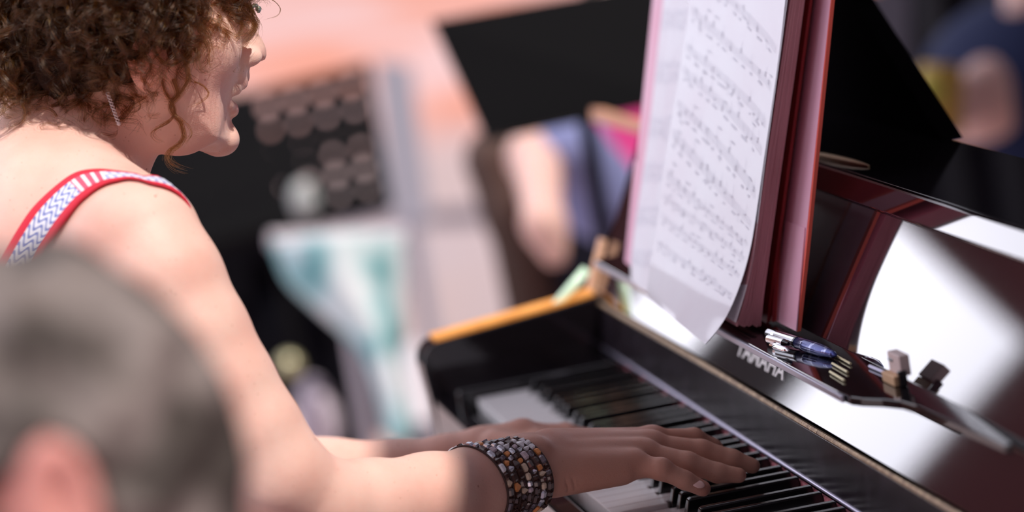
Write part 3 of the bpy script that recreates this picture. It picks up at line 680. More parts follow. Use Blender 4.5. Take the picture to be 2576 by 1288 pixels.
    for q, (du, dv, x) in enumerate(((0,0,.405),(6,6,.424),(6,16,.442),(-4,28,.458))):
        k0 = UX(1345+du, 1092+dv, x); f.cone(UX(1238,1128+dv*.5,.412+q*.008), k0, .0140, .0105, .009)
        f.chain([k0, UX(1425+du,1088+dv,x), UX(1478+du,1100+dv,x), UX(1512+du,1116+dv,x)], [.0098,.0085,.0074,.0062], .004)
    f.ell(UX(1318,1078,.420), (.018,.010,.0085), .006)
    f.chain([UX(1250,1120,.44), UX(1340,1130,.475), UX(1400,1140,.485)], [.013,.010,.008], .006)
    # head: skull and face plane, then nose, lips, chin
    hd = [-.02,0,.0015,.004,.008,.015,.025,.035,.05,.07,.095]; hh = [0,0,.0110,.0200,.0285,.0390,.0500,.0580,.0650,.0715,.0760]
    f.inflate(yz(HEAD), XC, hd, hh, .016)
    f.inflate(yz(NOSE), XC, [-.02,0,.002,.005,.010,.02], [0,0,.0048,.0082,.0115,.0150], .005)
    f.ell(P2(560,352), (.019,.0135,.0125), .012)                              # chin
    f.ell(P2(597,178), (.021,.0085,.010), .010)
    for s in (-1, 1):
        m_ = lambda u, v, x: P2(u, v)+np.array([s*x, 0, 0])
        pass
        f.ell(m_(522,112,.044), (.016,.022,.022), .028)                        # cheekbone
        f.ell(m_(440,300,.044), (.010,.030,.026), .022)                        # cheek and jaw
        f.ell(m_(614,66,.031), (.014,.012,.010), .008, sub=True)              # eye socket
        f.ell(m_(597,66,.030), (.012,.012,.012), .003)                        # eye under its lid
        f.ell(m_(622,143,.0120), (.0062,.0110,.0078), .004)                   # nostril wing
        f.ell(m_(641,157,.0075), (.0040,.0075,.0038), .002, sub=True)         # nostril
        f.ell(m_(345,140,.074), (.006,.014,.026), .004)                        # ear
        f.ell(m_(352,135,.081), (.004,.008,.016), .003, sub=True)
        f.cone(P2(345,360)+[s*.030,0,0], P2(300,470)+[s*.020,.004,0], .012, .010, .012)   # neck muscle
    f.ell(P2(592,239), (.0235,.0140,.0098), .003, sub=True)                   # open mouth
    for s in (-1, 1):
        m_ = lambda u, v, x: P2(u, v)+np.array([s*x, 0, 0])
        f.chain([m_(611,195,0), m_(603,207,.010), m_(586,221,.018), m_(561,239,.0245)], [.0042,.0046,.0040,.0022], .004)      # upper lip
        f.chain([m_(583,277,0), m_(578,270,.010), m_(568,260,.018), m_(556,249,.0235)], [.0050,.0048,.0040,.0022], .004)      # lower lip
    return f
wf = woman_field()
V, Q = wf.mesh(); V = relax(V, Q, 2, .5)
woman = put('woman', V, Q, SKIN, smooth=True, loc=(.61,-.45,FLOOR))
tag(woman, 'person with curly brown hair in a strappy top, singing and playing the piano', 'person')
tn = np.clip((V[:,1]+.17)/.14, 0, 1)*np.clip((.16-V[:,2])/.03, 0, 1); at_ = woman.data.attributes.new('tan', 'FLOAT', 'POINT'); at_.data.foreach_set('value', (tn*.75).astype(np.float32))  # shade over both hands, painted into the skin colour
def tint(o, V, spots):
    a = np.zeros(len(V), np.float32)
    for c, r, s in spots: a = np.maximum(a, s*np.clip(1.6-1.6*np.linalg.norm((V-c)/np.array(r), axis=1), 0, 1))
    at = o.data.attributes.new('tint', 'FLOAT', 'POINT'); at.data.foreach_set('value', a)
tint(woman, V, [(P2(606,207),(.020,.010,.0050),.75),(P2(582,222),(.024,.008,.0045),.7),(P2(583,270),(.020,.012,.0060),.75),(P2(566,256),(.026,.010,.0060),.7),(P2(562,246),(.026,.016,.0060),1.0),
                (P2(500,190)+[.05,0,0],(.04,.035,.03),.22),(P2(470,320)+[.05,0,0],(.05,.05,.03),.12),(P2(300,400)+[.05,0,0],(.05,.06,.05),.14),(P2(350,110)+[.07,0,0],(.03,.03,.04),.4),(P2(660,140),(.02,.008,.008),.22),(P2(640,158),(.02,.010,.003),.5),(UX(1768,1229,.706),(.011,.012,.011),.25)])

# ------------------------------------------------------------------ what she wears
from mathutils.bvhtree import BVHTree
bvh = BVHTree.FromPolygons([tuple(v) for v in V], [tuple(int(i) for i in q) for q in Q])
def hit(u, v, off=.0012):
    d = Vector(ray(u, v)).normalized(); h, n, i, r_ = bvh.ray_cast(Vector(CAM), d)
    if h is None: return None
    if n.dot(d) > 0: n = -n
    return np.array(h+n*off)
def snap(p, off=.0012):
    h, n, i, r_ = bvh.find_nearest(Vector(p))
    if n.dot(Vector(p)-h) < 0 and (Vector(p)-h).length > .002: n = -n
    return np.array(h+n*off)
VN = np.zeros_like(V); fn = np.cross(V[Q[:,1]]-V[Q[:,0]], V[Q[:,2]]-V[Q[:,0]])
for k in range(4):
    for c in range(3): VN[:,c] += np.bincount(Q[:,k], fn[:,c], len(V))
VN /= np.linalg.norm(VN, axis=1)[:,None]+1e-12
def shell(name, mask, off, m, parent):
    qm = mask[Q].all(1); q = Q[qm]; used = np.unique(q); re = -np.ones(len(V), int); re[used] = np.arange(len(used))
    return put(name, (V+VN*off)[used], re[q], m, parent, smooth=True)
STRAPM = bpy.data.materials.new('strap_print'); STRAPM.use_nodes = True
def strap_nodes(m):
    t = m.node_tree; b = t.nodes['Principled BSDF']; b.inputs['Roughness'].default_value = .75; N = t.nodes.new; Lk = t.links.new
    uv = N('ShaderNodeUVMap'); s_ = N('ShaderNodeSeparateXYZ'); Lk(uv.outputs[0], s_.inputs[0])
    def mth(op, a, b_=None):
        n = N('ShaderNodeMath'); n.operation = op
        for i, q in enumerate((a, b_)):
            if q is None: continue
            if isinstance(q, (int, float)): n.inputs[i].default_value = q
            else: Lk(q, n.inputs[i])
        return n.outputs[0]
    u, v = s_.outputs[0], s_.outputs[1]
    wv = mth('MULTIPLY', mth('SINE', mth('MULTIPLY', u, 20.0)), .0030)
    ph = mth('SINE', mth('MULTIPLY', mth('ADD', v, mth('ADD', wv, mth('MULTIPLY', u, .010))), 2*math.pi/.0066))
    blue = mth('GREATER_THAN', ph, .25)
    mx = N('ShaderNodeMix'); mx.data_type = 'RGBA'; mx.inputs[6].default_value = (.82,.82,.90,1); mx.inputs[7].default_value = (.20,.24,.55,1); Lk(blue, mx.inputs['Factor'])
    # printed label near the top of the shoulder
    lab = mth('MULTIPLY', mth('GREATER_THAN', v, .118), mth('LESS_THAN', v, .142)); br = N('ShaderNodeTexNoise'); br.inputs['Scale'].default_value = 260; Lk(uv.outputs[0], br.inputs['Vector'])
    ml = N('ShaderNodeMix'); ml.data_type = 'RGBA'; ml.inputs[6].default_value = (.78,.10,.18,1); ml.inputs[7].default_value = (.9,.85,.88,1)
    Lk(mth('GREATER_THAN', mth('SINE', mth('MULTIPLY', v, 900.0)), .3), ml.inputs['Factor'])
    m2 = N('ShaderNodeMix'); m2.data_type = 'RGBA'; Lk(lab, m2.inputs['Factor']); Lk(mx.outputs[2], m2.inputs[6]); Lk(ml.outputs[2], m2.inputs[7])
    edge = mth('GREATER_THAN', mth('ABSOLUTE', mth('SUBTRACT', u, .5)), .29)
    m3 = N('ShaderNodeMix'); m3.data_type = 'RGBA'; m3.inputs[7].default_value = (.70,.02,.05,1); Lk(edge, m3.inputs['Factor']); Lk(m2.outputs[2], m3.inputs[6]); Lk(m3.outputs[2], b.inputs['Base Color'])
strap_nodes(STRAPM)
REDT = mat('red_cotton', (.62,.03,.06), .8, noise=((.50,.02,.04), 200, .4, .6))
oe = [(-60,800),(-25,710),(18,632),(50,578),(81,533),(113,501),(149,471),(182,448),(212,437),(252,434),(283,437),(313,441),(343,446),(363,454)]
ie = [(55,790),(85,700),(113,632),(137,602),(160,572),(184,540),(205,514),(226,496),(246,481),(272,468),(297,462),(322,457),(345,459),(362,463)]
oe, ie = spl([(a,b,0) for a,b in oe], 60), spl([(a,b,0) for a,b in ie], 60); rows = []; last = None
for o_, i_ in zip(oe, ie):
    row = []
    for k in range(9):
        q = o_+(i_-o_)*k/8; h = hit(q[0], q[1], .0022)
        row.append(h if h is not None else np.array([np.nan]*3))
    rows.append(row)
G = np.array(rows); ok = ~np.isnan(G).any(axis=(1,2)); G = G[ok]
# carry the strap on over the collar bone to the front of the top
endc = G[-1].mean(0); wdir = (G[-1][-1]-G[-1][0]); wdir = wdir/ (np.linalg.norm(wdir)+1e-9)*.014; ext = []
for q in range(1, 16):
    c = endc+np.array([-.0022*q, .0045*q if q < 6 else .027, -.0025*q*q*.25])
    ext.append([snap(c+np.array([1,0,0])*(.010*(k/4-1)), .0022) for k in range(9)])
pre = []; c = G[0].mean(0); dn = G[0].mean(0)-G[4].mean(0); dn /= np.linalg.norm(dn); wv_ = (G[0][-1]-G[0][0])
while c[2] > .168 and len(pre) < 40:
    dn[2] = min(dn[2], -.6); dn /= np.linalg.norm(dn); c = snap(c+dn*.007, .0022); pre.append([snap(c+wv_*(k/8-.5), .0040) for k in range(9)])
G2 = np.vstack([np.array(pre[::-1]), G, np.array(ext)]) if pre else np.vstack([G, np.array(ext)])
n_pre = len(pre)
Gs = G2.copy()
for _ in range(2): Gs[1:-1] = (Gs[:-2]+2*Gs[1:-1]+Gs[2:])/4
n, m_ = Gs.shape[:2]
strap = MB().sheet(Gs).build('shoulder_strap', STRAPM, woman, smooth=True)
al = np.concatenate([[0], np.cumsum(np.linalg.norm(np.diff(Gs[:,4], axis=0), axis=1))]); al -= al[n_pre]
GL = np.array([[snap(np.array([1.22-p[0],p[1],p[2]]), .0030) for p in r_][::-1] for r_ in Gs]); strap_l = MB().sheet(GL).build('shoulder_strap', REDT, woman, smooth=True)
uvl = strap.data.uv_layers.new(name='UVMap')
for p in strap.data.polygons:
    for li in p.loop_indices:
        vi = strap.data.loops[li].vertex_index; uvl.data[li].uv = ((vi % m_)/(m_-1), al[vi//m_])
sd = strap.modifiers.new('thick', 'SOLIDIFY'); sd.thickness = .0012; sd.offset = 1
tor = (np.abs(V[:,0]-.61) < .172-.018*np.clip(V[:,2]*12,0,1)) & (V[:,1] < -.34) & (V[:,2] > -.24) & (V[:,2] < .175+.25*np.maximum(-.44-V[:,1], 0)*0)
shell('camisole', tor, .0035, REDT, woman)
SKIRT = mat('navy_skirt', (.04,.05,.10), .85)
shell('skirt', (V[:,2] < -.03) & (V[:,2] > -.60) & (V[:,1] < .0), .006, SKIRT, woman)

def nail(u, v, dirp):
    d = Vector(ray(u, v)).normalized(); h, n, i, r_ = bvh.ray_cast(Vector(CAM), d)
    if h is None: return
    n = -n if n.dot(d) > 0 else n; n = np.array(n); n[2] += .7; n /= np.linalg.norm(n); t_ = np.array(dirp); t_ = t_-n*(t_@n); t_ /= np.linalg.norm(t_); b_ = np.cross(n, t_)
    MB().ball(np.array(h)-n*.0003, (.0040,.0056,.0011), 14, 8, np.array([b_,t_,n]).T).build('fingernail', mat('nail',(.80,.48,.44),.18,coat=.5), woman, smooth=True)
nail(1757, 1217, UX(1768,1229,.7065)-UX(1723,1208,.706))
MB().tube(spl([P2(612,22)+[.036,0,0],P2(630,8)+[.034,0,0],P2(640,26)+[.030,0,0]], 8), .0016, 8).ball(P2(638,18)+[.033,0,0], .0026, 8, 6).build('hair_clip', mat('clip_metal',(.45,.55,.50),.3,metal=.7), woman, smooth=True)
# bracelet of beaded strands on her right wrist
brc = empty('beaded_bracelet', UX(1250,1290,.71), 'wide bracelet of silver, brown and orange bead strands on the pianist\'s right wrist', 'bracelet')
BM = [mat('bead_silver',(.80,.80,.88),.18,metal=.85), mat('bead_brown',(.075,.035,.028),.12,spec=.8,coat=1), mat('bead_orange',(.86,.34,.12),.25), mat('bead_cream',(.80,.62,.46),.35), mat('bead_grey',(.26,.22,.25),.15,metal=.5), mat('bead_mauve',(.62,.50,.56),.25), mat('bead_white',(.92,.90,.95),.2)]
CORD = mat('brown_cord', (.05,.022,.018), .6)
axd = UX(1272,1192,.706)-UX(1200,1215,.728); axd /= np.linalg.norm(axd); beads = []; cords = []
rb = np.random.default_rng(11)
for k in range(7):
    T = UX(1170+k*19.5, 1123-k*2.6, .728-.0035*k); B = UX(1232+k*17.0, 1318-k*5.5, .728-.0035*k); Cc = (T+B)/2; e1 = (T-B)/2*1.03; e2 = np.cross(e1, axd); e2 = e2/np.linalg.norm(e2)*(.0330-.0006*k)
    if e2[0] < 0: e2 = -e2
    ringp = lambda th, g=1.0: Cc+g*(math.cos(th)*e1+math.sin(th)*e2)
    cords.append([ringp(2*math.pi*i/60) for i in range(61)])
    th = rb.random()*.2; per = np.linalg.norm(e1)*.5+np.linalg.norm(e2)*.5
    while th < 2*math.pi-.12:
        ln = rb.choice([.0042,.0052,.0062,.0078]); thw = ln/per; c = ringp(th+thw/2); t_ = ringp(th+thw)-ringp(th); t_ /= np.linalg.norm(t_)
        a_ = ringp(th+thw/2)-Cc; a_ /= np.linalg.norm(a_); b_ = np.cross(t_, a_); wd = .0029*(.8+.4*rb.random())
        upn = math.cos(th); pr_ = [.26,.44,.05,.07,.11,.07,0]
        if upn > .75: pr_ = [.30,.18,.03,.05,.06,.06,.32]
        if .05 < upn < .6 and math.sin(th) > 0: pr_ = [.10,.46,.16,.12,.08,.06,.02]
        beads.append((c, t_, a_, b_, ln*.46, wd*.75, wd, int(rb.choice(7, p=pr_)), rb.random())); th += thw+.012
def bead_geo(mb, B_):
    c, t_, a_, b_, l, h, w_, mi, rn = B_; V_ = []
    prof = ((-1,.55),(-.6,.95),(.6,.95),(1,.55)) if rn < .8 else ((-1,.35),(-.1,1.15),(.2,1.1),(1,.35))
    sg = 6 if rn < .6 else 4
    for (s_, q) in prof:
        for j in range(sg):
            an = 2*math.pi*(j+.5)/sg; V_.append(c+t_*l*s_+a_*h*q*1.15*math.cos(an)+b_*w_*q*1.15*math.sin(an))
    mb.add(V_, [(i*sg+j, i*sg+(j+1)%sg, (i+1)*sg+(j+1)%sg, (i+1)*sg+j) for i in range(3) for j in range(sg)]+[tuple(range(sg))[::-1], tuple(range(3*sg,4*sg))])
order = sorted(range(len(beads)), key=lambda i: -(beads[i][2]@(CAM-beads[i][0])/np.linalg.norm(CAM-beads[i][0])))
for i in order[:96]:
    mb = MB(); bead_geo(mb, beads[i]); mb.build('bead', BM[beads[i][7]], brc)
mb = MB(); fm_ = []
for i in order[96:]: bead_geo(mb, beads[i]); fm_ += [beads[i][7]]*(len(mb.f)-len(fm_))
rest = put('beads', mb.v, mb.f, None, brc, mats=BM, fmat=fm_); rest['kind'] = 'stuff'
for k in range(8):
    a_ = cords[min(k,6)]; b_ = cords[max(k-1,0)]; ln = [(np.array(p)+np.array(q))/2 for p, q in zip(a_, b_)] if 0 < k < 7 else [np.array(p)+axd*(.0032 if k == 7 else -.0032) for p in a_]
    MB().tube(ln, .0009, 6, cap=False).build('cord', CORD, brc, smooth=True)
# twisted earring
er = empty('earring', UX(283,270,.672), 'pale twisted glass drop earring below the dark curls', 'earring')
EG = mat('pale_glass_earring', (.85,.72,.74), .15, trans=.3); e0, e1_ = UX(270,232,.672), UX(299,312,.674)
for ph in (0, math.pi):
    pts = []
    for i in range(50):
        s_ = i/49; c = e0+(e1_-e0)*s_; a = s_*30+ph; pts.append(c+.0013*np.array([math.cos(a), math.sin(a)*.9, math.sin(a)*.2]))
    MB().tube(pts, .0006, 6).build('twist', EG, er, smooth=True)
MB().ball(e1_, .0016, 8, 6).build('drop', EG, er, smooth=True)

# ------------------------------------------------------------------ hair
HM = bpy.data.materials.new('curly_hair'); HM.use_nodes = True; t = HM.node_tree; t.nodes.clear()
hb = t.nodes.new('ShaderNodeBsdfHairPrincipled'); ho = t.nodes.new('ShaderNodeOutputMaterial'); t.links.new(hb.outputs[0], ho.inputs[0])
hb.parametrization = 'MELANIN'
def setin(n, k, v):
    if k in n.inputs: n.inputs[k].default_value = v
setin(hb, 'Melanin', .60); setin(hb, 'Melanin Redness', .62); setin(hb, 'Roughness', .22); setin(hb, 'Radial Roughness', .35); setin(hb, 'Random Color', .55); setin(hb, 'Random Roughness', .2)
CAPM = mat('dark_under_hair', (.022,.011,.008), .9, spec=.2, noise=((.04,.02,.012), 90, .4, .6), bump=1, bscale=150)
def hair_obj(name, strands, radii, m, parent):
    hc = bpy.data.hair_curves.new(name); hc.add_curves([len(s_) for s_ in strands]); P = np.vstack(strands)
    base = np.array(world_loc(parent))-np.array([0,0,KZ])
    hc.points.foreach_set('position', (P-base).astype(np.float32).ravel()); hc.points.foreach_set('radius', np.concatenate(radii).astype(np.float32))
    hc.materials.append(m); o = bpy.data.objects.new(name, hc); o.parent = parent; C.objects.link(o); return o
# scalp mass under the curls
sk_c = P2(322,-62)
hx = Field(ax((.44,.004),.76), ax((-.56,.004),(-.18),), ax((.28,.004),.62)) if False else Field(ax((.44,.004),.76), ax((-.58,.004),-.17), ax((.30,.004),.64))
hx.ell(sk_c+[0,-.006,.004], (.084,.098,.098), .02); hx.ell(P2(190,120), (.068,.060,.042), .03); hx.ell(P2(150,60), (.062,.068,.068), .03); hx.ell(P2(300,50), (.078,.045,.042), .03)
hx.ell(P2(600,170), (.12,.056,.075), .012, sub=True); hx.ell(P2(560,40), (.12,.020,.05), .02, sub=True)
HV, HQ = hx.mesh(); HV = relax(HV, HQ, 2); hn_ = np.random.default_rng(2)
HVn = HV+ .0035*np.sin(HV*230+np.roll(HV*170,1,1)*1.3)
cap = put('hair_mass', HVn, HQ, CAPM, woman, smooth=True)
def skull_half(p): q = 1-((p[1]-sk_c[1])/.106)**2-((p[2]-sk_c[2])/.104)**2; return .082*math.sqrt(max(q, .0))
REG = [(-110,-330),(-120,230),(-40,270),(40,280),(110,292),(170,312),(240,300),(300,285),(345,240),(372,150),(430,150),(480,120),(520,60),(560,60),(600,40),(625,0),(640,-60),(640,-330)]
def inreg(u, v):
    c = False; n = len(REG)
    for i in range(n):
        a, b = REG[i], REG[(i+1)%n]
        if (a[1] <= v) != (b[1] <= v) and u < a[0]+(v-a[1])/(b[1]-a[1])*(b[0]-a[0]): c = not c
    return c
rh = np.random.default_rng(21); strands = []; radii = []
def clump(path, ns, R, pitch, spread, npts=30, rad=.00011, taper=.6, ph=None):
    path = spl(path, npts); T = np.gradient(path, axis=0); sl_ = np.linalg.norm(T, axis=1); T /= sl_[:,None]+1e-9; arc = np.cumsum(sl_)
    A = np.cross(T, rh.normal(size=3)[None]); A /= np.linalg.norm(A, axis=1)[:,None]+1e-9; B = np.cross(T, A); ph = rh.random()*6.28 if ph is None else ph
    s_ = np.linspace(0, 1, npts); Rr = R*np.clip(s_*4, .15, 1)*(1-.25*s_) if R > 0 else 0*s_
    hand = rh.choice([-1, 1])
    for i in range(ns):
        o = rh.normal(size=2)*spread; pj = rh.normal()*.22; rs = 1+rh.normal()*.13; pp = pitch*(1+rh.normal()*.04)
        ang = ph+pj+hand*2*math.pi*arc/pp; lo = 1-.25*rh.random(); w_ = (1-.4*np.sin(s_*math.pi))
        P = path+A*(Rr*rs*np.cos(ang)+o[0]*w_)[:,None]+B*(Rr*rs*np.sin(ang)+o[1]*w_)[:,None]+(rh.normal(size=3)*spread*1.5)[None]*(s_**2)[:,None]
        k = max(int(npts*lo), 6); strands.append(P[:k]); radii.append(rad*(1-taper*np.linspace(0,1,k)**2))
cnt = 0
while cnt < 980:
    u, v = rh.uniform(-120, 640), rh.uniform(-300, 305)
    if not inreg(u, v): continue
    cnt += 1; side = 1 if rh.random() < .82 else -1
    p = P2(u, v); hw_ = max(skull_half(p), .030 if u < 420 else .02)
    if u > 500: hw_ *= .75
    layer = rh.uniform(.0, .036)*(1 if u < 450 else .5); c = p+np.array([side*(hw_+layer), 0, 0])
    L_ = rh.uniform(.030, .062); d = np.array([side*rh.normal()*.25, rh.normal()*.45+(-.15 if u < 200 else .1), -1.0+rh.normal()*.35]); d /= np.linalg.norm(d)
    back = (sk_c-c); back[0] *= .6; back /= np.linalg.norm(back)
    P_ = [c-d*L_*.55+back*.018, c-d*L_*.2+back*.002, c+d*L_*.2, c+d*L_*.55+back*rh.uniform(-.004,.012)]
    clump(P_, int(rh.integers(12, 30)), rh.uniform(.0035,.0095), rh.uniform(.016,.034), rh.uniform(.0005,.0012))
for i in range(420):                                   # single flyaways
    u, v = rh.uniform(-60, 600), rh.uniform(-200, 300)
    if not inreg(u, v): continue
    p = P2(u, v); c = p+np.array([max(skull_half(p), .03)+rh.uniform(.02,.045), 0, 0]); d = rh.normal(size=3); d[2] -= .8; d /= np.linalg.norm(d)
    clump([c-d*.02-[.012,0,0], c, c+d*.02], 1, rh.uniform(.004,.012), rh.uniform(.03,.06), .0003, 26, .00008)
n_main = len(strands)
def lock(px, x, ns, spread=.0010, x2=None, R=0.0006, rad=.00012, npts=44):
    x2 = x if x2 is None else x2; n = len(px); clump([UX(u, v, x+(x2-x)*i/(n-1)) for i, (u, v) in enumerate(px)], ns, R, .02, spread, npts, rad, .7)
lock([(430,60),(452,110),(470,160),(473,195),(460,228),(436,250),(408,246)], .672, 40, .0016)
lock([(395,110),(400,170),(414,222),(430,255),(441,282),(430,302),(402,318),(386,334),(394,350),(418,357)], .668, 26, .0011, .662)
lock([(436,200),(447,235),(430,262),(440,292),(457,316),(463,340),(450,362),(429,381),(421,398),(431,415),(455,425),(480,434)], .670, 44, .0013, .655)
lock([(440,288),(470,310),(480,335),(470,357),(446,374)], .674, 7, .0006)
lock([(470,150),(478,190),(486,205),(510,216),(525,232),(520,246),(496,258),(473,268)], .664, 12, .0008)
lock([(500,30),(522,70),(535,110),(539,150),(530,185),(519,212)], .660, 9, .0008)
lock([(560,40),(590,90),(585,120),(575,150),(580,172),(592,176),(598,160)], .648, 8, .0008)
lock([(420,70),(396,100),(392,130),(410,156),(440,160),(470,141),(476,112),(460,90),(430,84),(405,92)], .680, 40, .0014)
lock([(362,110),(357,150),(355,190),(364,206),(386,209),(412,200)], .678, 16, .0008)
lock([(610,10),(650,-5),(690,2),(704,20),(698,38),(680,48),(656,52)], .612, 4, .0003)
lock([(560,-40),(600,0),(628,22),(642,45),(645,62),(632,84),(612,104)], .640, 60, .0022)
lock([(540,-20),(590,10),(620,35),(640,62),(630,85),(606,110),(588,118)], .648, 46, .0018)
lock([(530,-10),(580,25),(606,52),(604,84),(582,108),(560,126)], .655, 26, .0014)
lock([(560,60),(585,88),(600,118),(596,150),(590,168)], .650, 12, .0012)
lock([(480,20),(520,50),(560,75),(600,90),(628,88)], .662, 22, .0016)
lock([(400,20),(450,30),(500,60),(520,95),(500,130),(470,150)], .684, 40, .0018)
lock([(300,240),(262,265),(236,287),(234,299),(250,312),(280,326)], .668, 14, .0008)
lock([(330,230),(352,262),(340,282),(312,286),(285,280)], .672, 7, .0006)
lock([(260,285),(290,296),(318,318)], .668, 6, .0006)
for i in range(34):                                    # loose strands over cheek and temple
    u, v = rh.uniform(480, 605), rh.uniform(20, 130); c = UX(u, v, XC+.062-.0002*(u-480)); d = np.array([0, rh.normal()*.7, -1.]); d /= np.linalg.norm(d)
    clump([c-d*.02-[.006,0,0], c, c+d*.022], int(rh.integers(1,5)), rh.uniform(.002,.006), rh.uniform(.02,.045), .0005, 26, .0001)
HM2 = HM.copy(); HM2.name = 'golden_hair'
for n_ in HM2.node_tree.nodes:
    if n_.type == 'BSDF_HAIR_PRINCIPLED': n_.inputs['Melanin'].default_value = .47
hair_obj('curls', strands[:n_main], radii[:n_main], HM, woman)
hair_obj('front_curls', strands[n_main:], radii[n_main:], HM2, woman)['label'] = 'golden brown front curls'

# ================================================================== bench under the pianist
bn = empty('piano_bench', (.61,-.56,FLOOR), 'black padded piano bench the pianist sits on', 'bench')
bev(MB().box((.28,-.74,-.335),(.94,-.40,-.268)).build('seat', mat('bench_pad',(.02,.02,.022),.5), bn), .015, 3)
for xx in (.31,.88):
    for yy in (-.71,-.46): MB().box((xx,yy,FLOOR),(xx+.035,yy+.035,-.335)).build('leg', BLACK, bn)

# ================================================================== man in the foreground
ms = bpy.data.materials.new('skin_foreground'); ms.use_nodes = True; skin_nodes(ms, (.72,.34,.30), (.66,.28,.25), False)
mc = UD(58,1252,1.665)
mf = Field(ax((mc[0]-.16,.004),mc[0]+.16), ax((mc[1]-.30,.004),mc[1]+.30), ax((mc[2]-.62,.008),(mc[2]-.2,.004),mc[2]+.15))
mf.ell(mc, (.078,.092,.104), .02); mf.ell(mc+[.0,-.03,-.05], (.062,.065,.07), .03); mf.cone(mc+[0,.02,-.08], mc+[0,.03,-.20], .056,.060,.03)
mf.cone(mc+[0,.03,-.24], mc+[0,.03,-.60], .10,.12,.06, sc_=(1,1.5,1)); 
for s_ in (-1,1): mf.cone(mc+[0,.03,-.23], mc+[0,.03+s_*.17,-.27], .06,.055,.04); mf.cone(mc+[0,.03+s_*.18,-.27], mc+[.0,.03+s_*.20,-.55], .055,.045,.03)
earc = UD(150,1282,1.575)
mf.ell(earc, (.012,.019,.034), .006); mf.ell(earc+[.008,.002,.004], (.008,.010,.020), .004, sub=True); mf.ell(mc+[0,-.098,-.03], (.012,.016,.018), .01)
MV, MQ = mf.mesh(); MV = relax(MV, MQ, 2)
man = put('man', MV, MQ, ms, smooth=True, loc=(mc[0],mc[1],mc[2]-.62)); tag(man, 'blurred grey-haired person with a pink ear, seen from behind in the foreground', 'person')
GH = mat('grey_hair', (.045,.034,.030), .75, noise=((.24,.20,.19), 17, .42, .60), bump=1, bscale=220)
hf = Field(ax((mc[0]-.13,.003),mc[0]+.13), ax((mc[1]-.15,.003),mc[1]+.15), ax((mc[2]-.14,.003),mc[2]+.15))
hf.ell(mc+[-.004,.004,.006], (.092,.098,.112), .02); hf.ell(earc+[.02,-.002,-.012], (.060,.030,.046), .012, sub=True); hf.ell(mc+[0,-.12,-.05], (.09,.07,.08), .02, sub=True)
HV2, HQ2 = hf.mesh(); HV2 = relax(HV2, HQ2, 2); HV2 = HV2+.004*np.sin(HV2*120+np.roll(HV2*90,1,1)*1.7)
put('hair', HV2, HQ2, GH, man, smooth=True)
mm = (MV[:,2] < mc[2]-.19); fq = mm[MQ].all(1); q = MQ[fq]; used = np.unique(q); re = -np.ones(len(MV), int); re[used] = np.arange(len(used))
cc = MV.mean(0); off_ = MV[used]-[mc[0],mc[1],0]; off_[:,2] = 0; off_ /= np.linalg.norm(off_,axis=1)[:,None]+1e-9
put('shirt', MV[used]+off_*.006+[0,0,.004], re[q], mat('dark_shirt',(.04,.035,.04),.9), man, smooth=True)

# ================================================================== out-of-focus background
def basis(D):                                # vertical boards face the photographer
    n = R[2].copy(); n[2] = 0; return n/np.linalg.norm(n)
BSTAND = mat('black_stand', (.0022,.002,.003), .75, spec=.15); PALEG = mat('pale_grey_board', (.42,.41,.50), .7)
def stand_legs(root, top, h):
    MB().tube([top, (top[0],top[1],FLOOR+.12)], .012, 10).build('pole', BSTAND, root)
    for a in (0,2.1,4.2): MB().tube([(top[0],top[1],FLOOR+.25),(top[0]+.28*math.cos(a),top[1]+.28*math.sin(a),FLOOR+.01)], .008, 8).build('leg', BSTAND, root)
# perforated music stand
tl, tr, br_, bl_ = UD(350,300,6.95), UD(927,158,6.9), UD(988,520,6.78), UD(410,662,6.84)
ps = empty('perforated_music_stand', (*((bl_+br_)/2)[:2],FLOOR), 'black perforated music stand behind the pianist\'s face, with rows of light holes', 'music stand')
pn = np.cross(tr-tl, bl_-tl); pn /= np.linalg.norm(pn)
if pn@(CAM-tl) < 0: pn = -pn
def pp_(a, b): return tl*(1-a)*(1-b)+tr*a*(1-b)+br_*a*b+bl_*(1-a)*b
mb = MB(); cols = np.linspace(.0, .97, 9); rowe = [0.0,.05,.21,.37,.49,.63,.77,.91,1.0]; rsz = [0,.0125,.0085,.003,.0085,.0115,.0085,0]
for i in range(8):
    for j in range(8):
        a0,a1,b0,b1 = cols[i],cols[i+1],rowe[j],rowe[j+1]; cen = pp_((a0+a1)/2,(b0+b1)/2); rs = rsz[j]*(1 if (j < 6 or i > 5) else 0)
        if j == 4 and i < 6: rs = .003
        ca_ = [pp_(a0,b0),pp_((a0+a1)/2,b0),pp_(a1,b0),pp_(a1,(b0+b1)/2),pp_(a1,b1),pp_((a0+a1)/2,b1),pp_(a0,b1),pp_(a0,(b0+b1)/2)]
        if rs == 0: mb.add(ca_, [tuple(range(8))]); continue
        e_ = tr-tl; e_ /= np.linalg.norm(e_); g_ = np.cross(pn, e_)
        if g_@(bl_-tl) < 0: g_ = -g_
        hole = [cen+rs*(math.cos(t_)*e_+math.sin(t_)*g_) for t_ in [math.radians(-135+45*k) for k in range(8)]]
        mb.add(ca_+hole, [(k,(k+1)%8,8+(k+1)%8,8+k) for k in range(8)])
mb.add([pp_(.97,0),pp_(1,0),pp_(1,1),pp_(.97,1)], [(0,1,2,3)])
dk = mb.build('desk_plate', BSTAND, ps); sm_ = dk.modifiers.new('th','SOLIDIFY'); sm_.thickness = .002
MB().slab([bl_,br_,br_+pn*.05,bl_+pn*.05], .003).build('desk_lip', BSTAND, ps); stand_legs(ps, (bl_+br_)/2+[-.02,0,0], 1)
kn = empty('clamp_lamp', UD(760,560,6.7), 'small pale grey lamp clipped under the perforated music stand', 'lamp')
